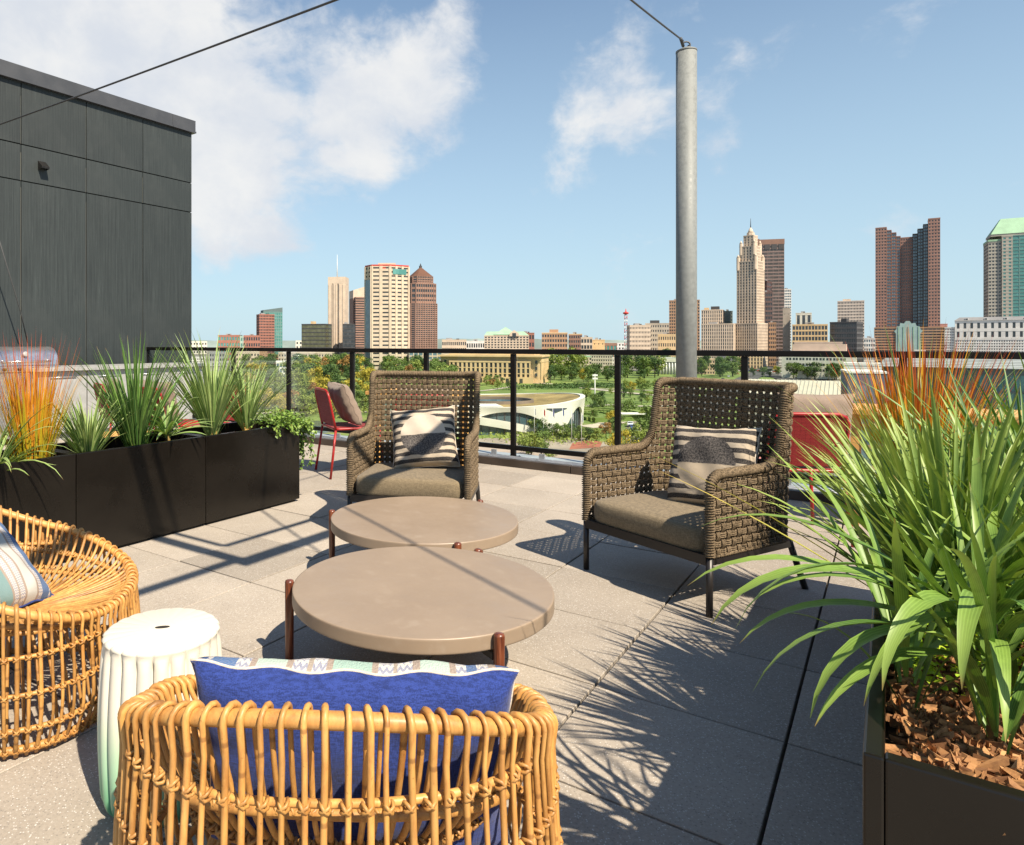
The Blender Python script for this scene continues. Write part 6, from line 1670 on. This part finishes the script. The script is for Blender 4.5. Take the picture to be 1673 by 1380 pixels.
def tree(px, py, h, kind, where):
    p_ = g(px, py); v = rt.randrange(2)
    t_ = thing('park_tree', '%s tree %s' % (TN[kind], where), 'tree', p_, rt.uniform(0, 6.28), '%s trees %s' % (TN[kind], where))
    sx = h * rt.uniform(.9, 1.15); t_.scale = (sx, sx * rt.uniform(.9, 1.1), h)
    link('trunk', TM[(kind, v)][0], t_); link('crown', TM[(kind, v)][1], t_)
def grove(n, x0, x1, y0, y1, h0, h1, wts, where, follow=None):
    for k in range(n):
        px, py = rt.uniform(x0, x1), rt.uniform(y0, y1)
        kd = rt.choices(range(5), wts)[0]; tree(px, py, rt.uniform(h0, h1), kd, where)
grove(40, 400, 720, 606, 622, 15, 21, (3, 5, 2, 1, .3), 'in the woods below the beige blocks at the left')
grove(52, 400, 740, 622, 645, 12, 17, (3, 5, 3, 1.2, .4), 'in the left riverside woods')
grove(54, 390, 640, 648, 684, 7, 12, (1, 3, 4, 3, .7), 'beside the small river at the left')
for px, h in ((428, 17), (560, 20), (575, 18)): tree(px, 607, h, 1, 'standing tall above the left woods')
tree(537, 608, 11, 4, 'glowing rust brown amid the left woods')
grove(26, 842, 1062, 617, 626, 10, 14, (6, 3, .6, 0, 0), 'in the dense row behind the museum lawn')
tree(953, 624, 11, 3, 'standing out yellow in the row behind the museum lawn')
for px, h in ((900, 26), (912, 22), (934, 27), (945, 22)): tree(px, 611, h, 2, 'towering pale against the beige blocks behind the museum')
grove(13, 1020, 1104, 604, 618, 16, 24, (3, 5, 1, 0, 0), 'left of the galvanised post')
grove(11, 1138, 1214, 606, 617, 13, 20, (2, 6, 1, 0, 0), 'between the galvanised post and the railing post')
grove(18, 1282, 1384, 613, 621, 10, 15, (4, 5, 1, 0, .8), 'in front of the cream office building')
grove(6, 1230, 1285, 608, 616, 6, 9, (3, 4, 1, .4, .3), 'beside the avenue with cars')
for px, py, h, kd in ((778, 702, 8, 2), (762, 708, 6, 3), (793, 706, 8, 1), (806, 704, 7, 2), (858, 705, 9, 2), (870, 702, 7, 1), (880, 709, 8, 0), (898, 714, 7, 0), (910, 714, 7, 1), (925, 716, 7, 1), (934, 714, 7, 0), (948, 718, 7, 1), (962, 718, 6, 0), (975, 718, 6, 2), (990, 712, 7, 4), (1002, 706, 7, 1)):
    tree(px, py + 3, h * .72, kd, 'in the row in front of the white museum')
grove(17, 955, 1062, 640, 702, 4, 8, (3, 4, 2, 1, .3), 'on the lawn right of the museum')
grove(13, 765, 850, 624, 640, 5, 8, (3, 3, 2, 1, .5), 'on the lawn before the courthouse')
for px, py, h, kd in ((868, 752, 7.5, 2), (884, 750, 7.5, 1), (863, 745, 6, 2), (903, 760, 4, 2), (1003, 756, 7, 3), (1022, 752, 8, 3), (1040, 745, 9, 2), (1052, 735, 9, 1), (1060, 712, 10, 1), (1010, 748, 6, 3), (762, 752, 4, 2)):
    tree(px, py, h, kd, 'close by at the edge of the plaza')
grove(7, 1290, 1400, 700, 712, 5, 7, (1, 3, 3, 0, 0), 'in front of the ribbed metal roof')
grove(10, 1020, 1110, 622, 650, 5, 9, (3, 3, 2, .5, .3), 'dotted over the lawn left of the galvanised post')
# shrub masses
M_SHR = M_TR[1]
def mass(name, pts, n, hh, q, m, seed, label=None):
    r = random.Random(seed); mb = MB(); P = [g(*p) for p in pts]
    for k in range(n):
        w_ = [r.random() ** 1 for _ in P]; s_ = sum(w_); c_ = sum((p * (w / s_) for p, w in zip(P, w_)), Vector())
        c_ += Vector((r.gauss(0, 7), r.gauss(0, 7), hh * r.random() ** .6)); nn = Vector((r.gauss(0, 1), r.gauss(-.3, 1), r.gauss(.5, 1))).normalized(); u = nn.cross(Vector((r.gauss(0, 1), 1, .2))).normalized(); v = nn.cross(u); s = q * r.uniform(.6, 1.3)
        mb.add([c_ + u * s, c_ + v * s * .8, c_ - u * s, c_ - v * s * .8], [(0, 1, 2, 3)], tint=[(r.random(), .5, .5)] * 4, smooth=False)
    o = mb.obj(name, m, kind='stuff'); 
    return o
mass('shrubs', [(420, 640), (700, 640), (500, 680), (640, 676)], 9000, 3.5, .8, M_TR[1], 1)
mass('shrubs', [(430, 650), (610, 660), (480, 684), (600, 684)], 4000, 2.2, .6, M_TR[2], 2)
mass('shrubs', [(950, 655), (1060, 650), (1050, 700), (960, 704)], 1000, 1.6, .5, M_TR[1], 3)
mass('shrubs', [(770, 640), (840, 630), (1000, 630), (1180, 628)], 4000, 1.6, .6, M_TR[0], 4)
mass('shrubs', [(760, 712), (850, 714), (980, 720), (1000, 714)], 1500, 1.2, .4, M_TR[2], 5)

# ------------------------------------------------------------------ flagpoles, lamp masts, cars
flags = [(873, 714, (.5, .5, .5)), (888, 716, (.45, .06, .05)), (903, 718, (.10, .12, .3)), (919, 716, (.15, .2, .4)), (934, 724, (.5, .5, .52)), (950, 728, (.6, .6, .62))]
fn = ['grey', 'red', 'navy', 'blue', 'pale grey', 'white']
for k, (px, py, c_) in enumerate(flags):
    p_ = g(px, py); f_ = thing('flagpole', 'white flagpole with a %s flag in front of the museum' % fn[k], 'flagpole', p_, 0, 'flagpoles in front of the museum')
    MB().tube([(0, 0, 0), (0, 0, 9.5)], [.08, .05], 8).obj('pole', W_WHITE, f_)
    rows = [[(.1 + .35 * q, .15 * math.sin(q * 5), 9.3 - s * 1.5 - .8 * q) for q in np.linspace(0, 1.2, 8)] for s in np.linspace(0, 1.3, 5)]
    mb = MB(); mb.grid(rows); mb.obj('flag', mat('flag_%s' % fn[k].replace(' ', '_'), c_, .8), f_)
lm = thing('stadium_light_mast', 'tall thin light mast standing on the lawn right of the museum', 'light mast', g(972, 664))
MB().tube([(0, 0, 0), (0, 0, 15)], [.35, .2], 8).obj('pole', W_WHITE, lm)
for z in (12.5, 14): MB().bb(-1.2, 1.2, -.3, .1, z, z + .8).obj('lamp_bar', W_WHITE, lm)
def car_mesh(col):
    b_ = MB(); prof = [(-2.2, .35), (-2.25, .75), (-1.9, .92), (-1.2, 1.0), (-.6, 1.42), (.7, 1.45), (1.35, 1.02), (2.1, .88), (2.25, .6), (2.2, .35)]
    V = [(x, y, z) for y in (-.88, .88) for x, z in prof]; n_ = len(prof)
    b_.add(V, [tuple(range(n_)), tuple(range(2 * n_ - 1, n_ - 1, -1))] + [(i, n_ + i, n_ + (i + 1) % n_, (i + 1) % n_) for i in range(n_)], smooth=False)
    w_ = MB()
    for sx in (-1.4, 1.4):
        for sy in (-.9, .9): w_.tube([(sx, sy - .08, .33), (sx, sy + .08, .33)], .33, 12)
    gl_ = MB()
    for sy in (-.89, .89): gl_.add([(-1.05, sy, 1.02), (-.55, sy, 1.36), (.65, sy, 1.38), (1.15, sy, 1.02)], [(0, 1, 2, 3)], smooth=False)
    gl_.add([(-1.17, -.78, 1.06), (-1.17, .78, 1.06), (-.66, .78, 1.40), (-.66, -.78, 1.40)], [(0, 1, 2, 3)]); gl_.add([(1.3, -.78, 1.10), (1.3, .78, 1.10), (.78, .78, 1.44), (.78, -.78, 1.44)], [(0, 1, 2, 3)])
    return b_.mesh('body', col), w_.mesh('wheels', W_DARK), gl_.mesh('glazing', G_DARK)
ccs = [('white', (.7, .7, .7)), ('silver', (.4, .4, .42)), ('black', (.03, .03, .03)), ('red', (.35, .03, .02)), ('blue', (.05, .08, .25))]
CMs = [(n_, car_mesh(mat('car_' + n_, c_, .25, .0, .6))) for n_, c_ in ccs]
r = random.Random(8); spots = [(1262 - 14 * k + r.uniform(-3, 3), 594 + 4.5 * k, 0) for k in range(7)] + [(1230 + 9 * k, 606 + k * .7, 1) for k in range(6)] + [(1030 + 2.5 * k, 697 + 5 * k, 2) for k in range(7)]
for px, py, kk in spots:
    n_, ms = r.choice(CMs); c_ = thing('parked_car', '%s car %s' % (n_, ('on the avenue below the cream office building', 'parked beside the avenue below the cream office building', 'in the small parking lot between museum and armchair')[kk]), 'car', g(px, py, .35), r.uniform(-.4, .4) + (.9, .1, 1.2)[kk], '%s cars %s' % (n_, ('on the avenue', 'beside the avenue', 'in the small parking lot')[kk]))
    for nme, me in zip(('body', 'wheels', 'glazing'), ms): link(nme, me, c_)
cn = thing('white_canopy', 'low white canopy roof over the small parking lot left of the right armchair', 'canopy', g(1038, 688))
MB().bb(-6, 6, -2.5, 2.5, 2.8, 3.1).obj('roof', W_WHITE, cn)
for sx in (-5, 5):
    for sy in (-2, 2): MB().bb(sx - .1, sx + .1, sy - .1, sy + .1, 0, 2.79).obj('leg', W_WHITE, cn)
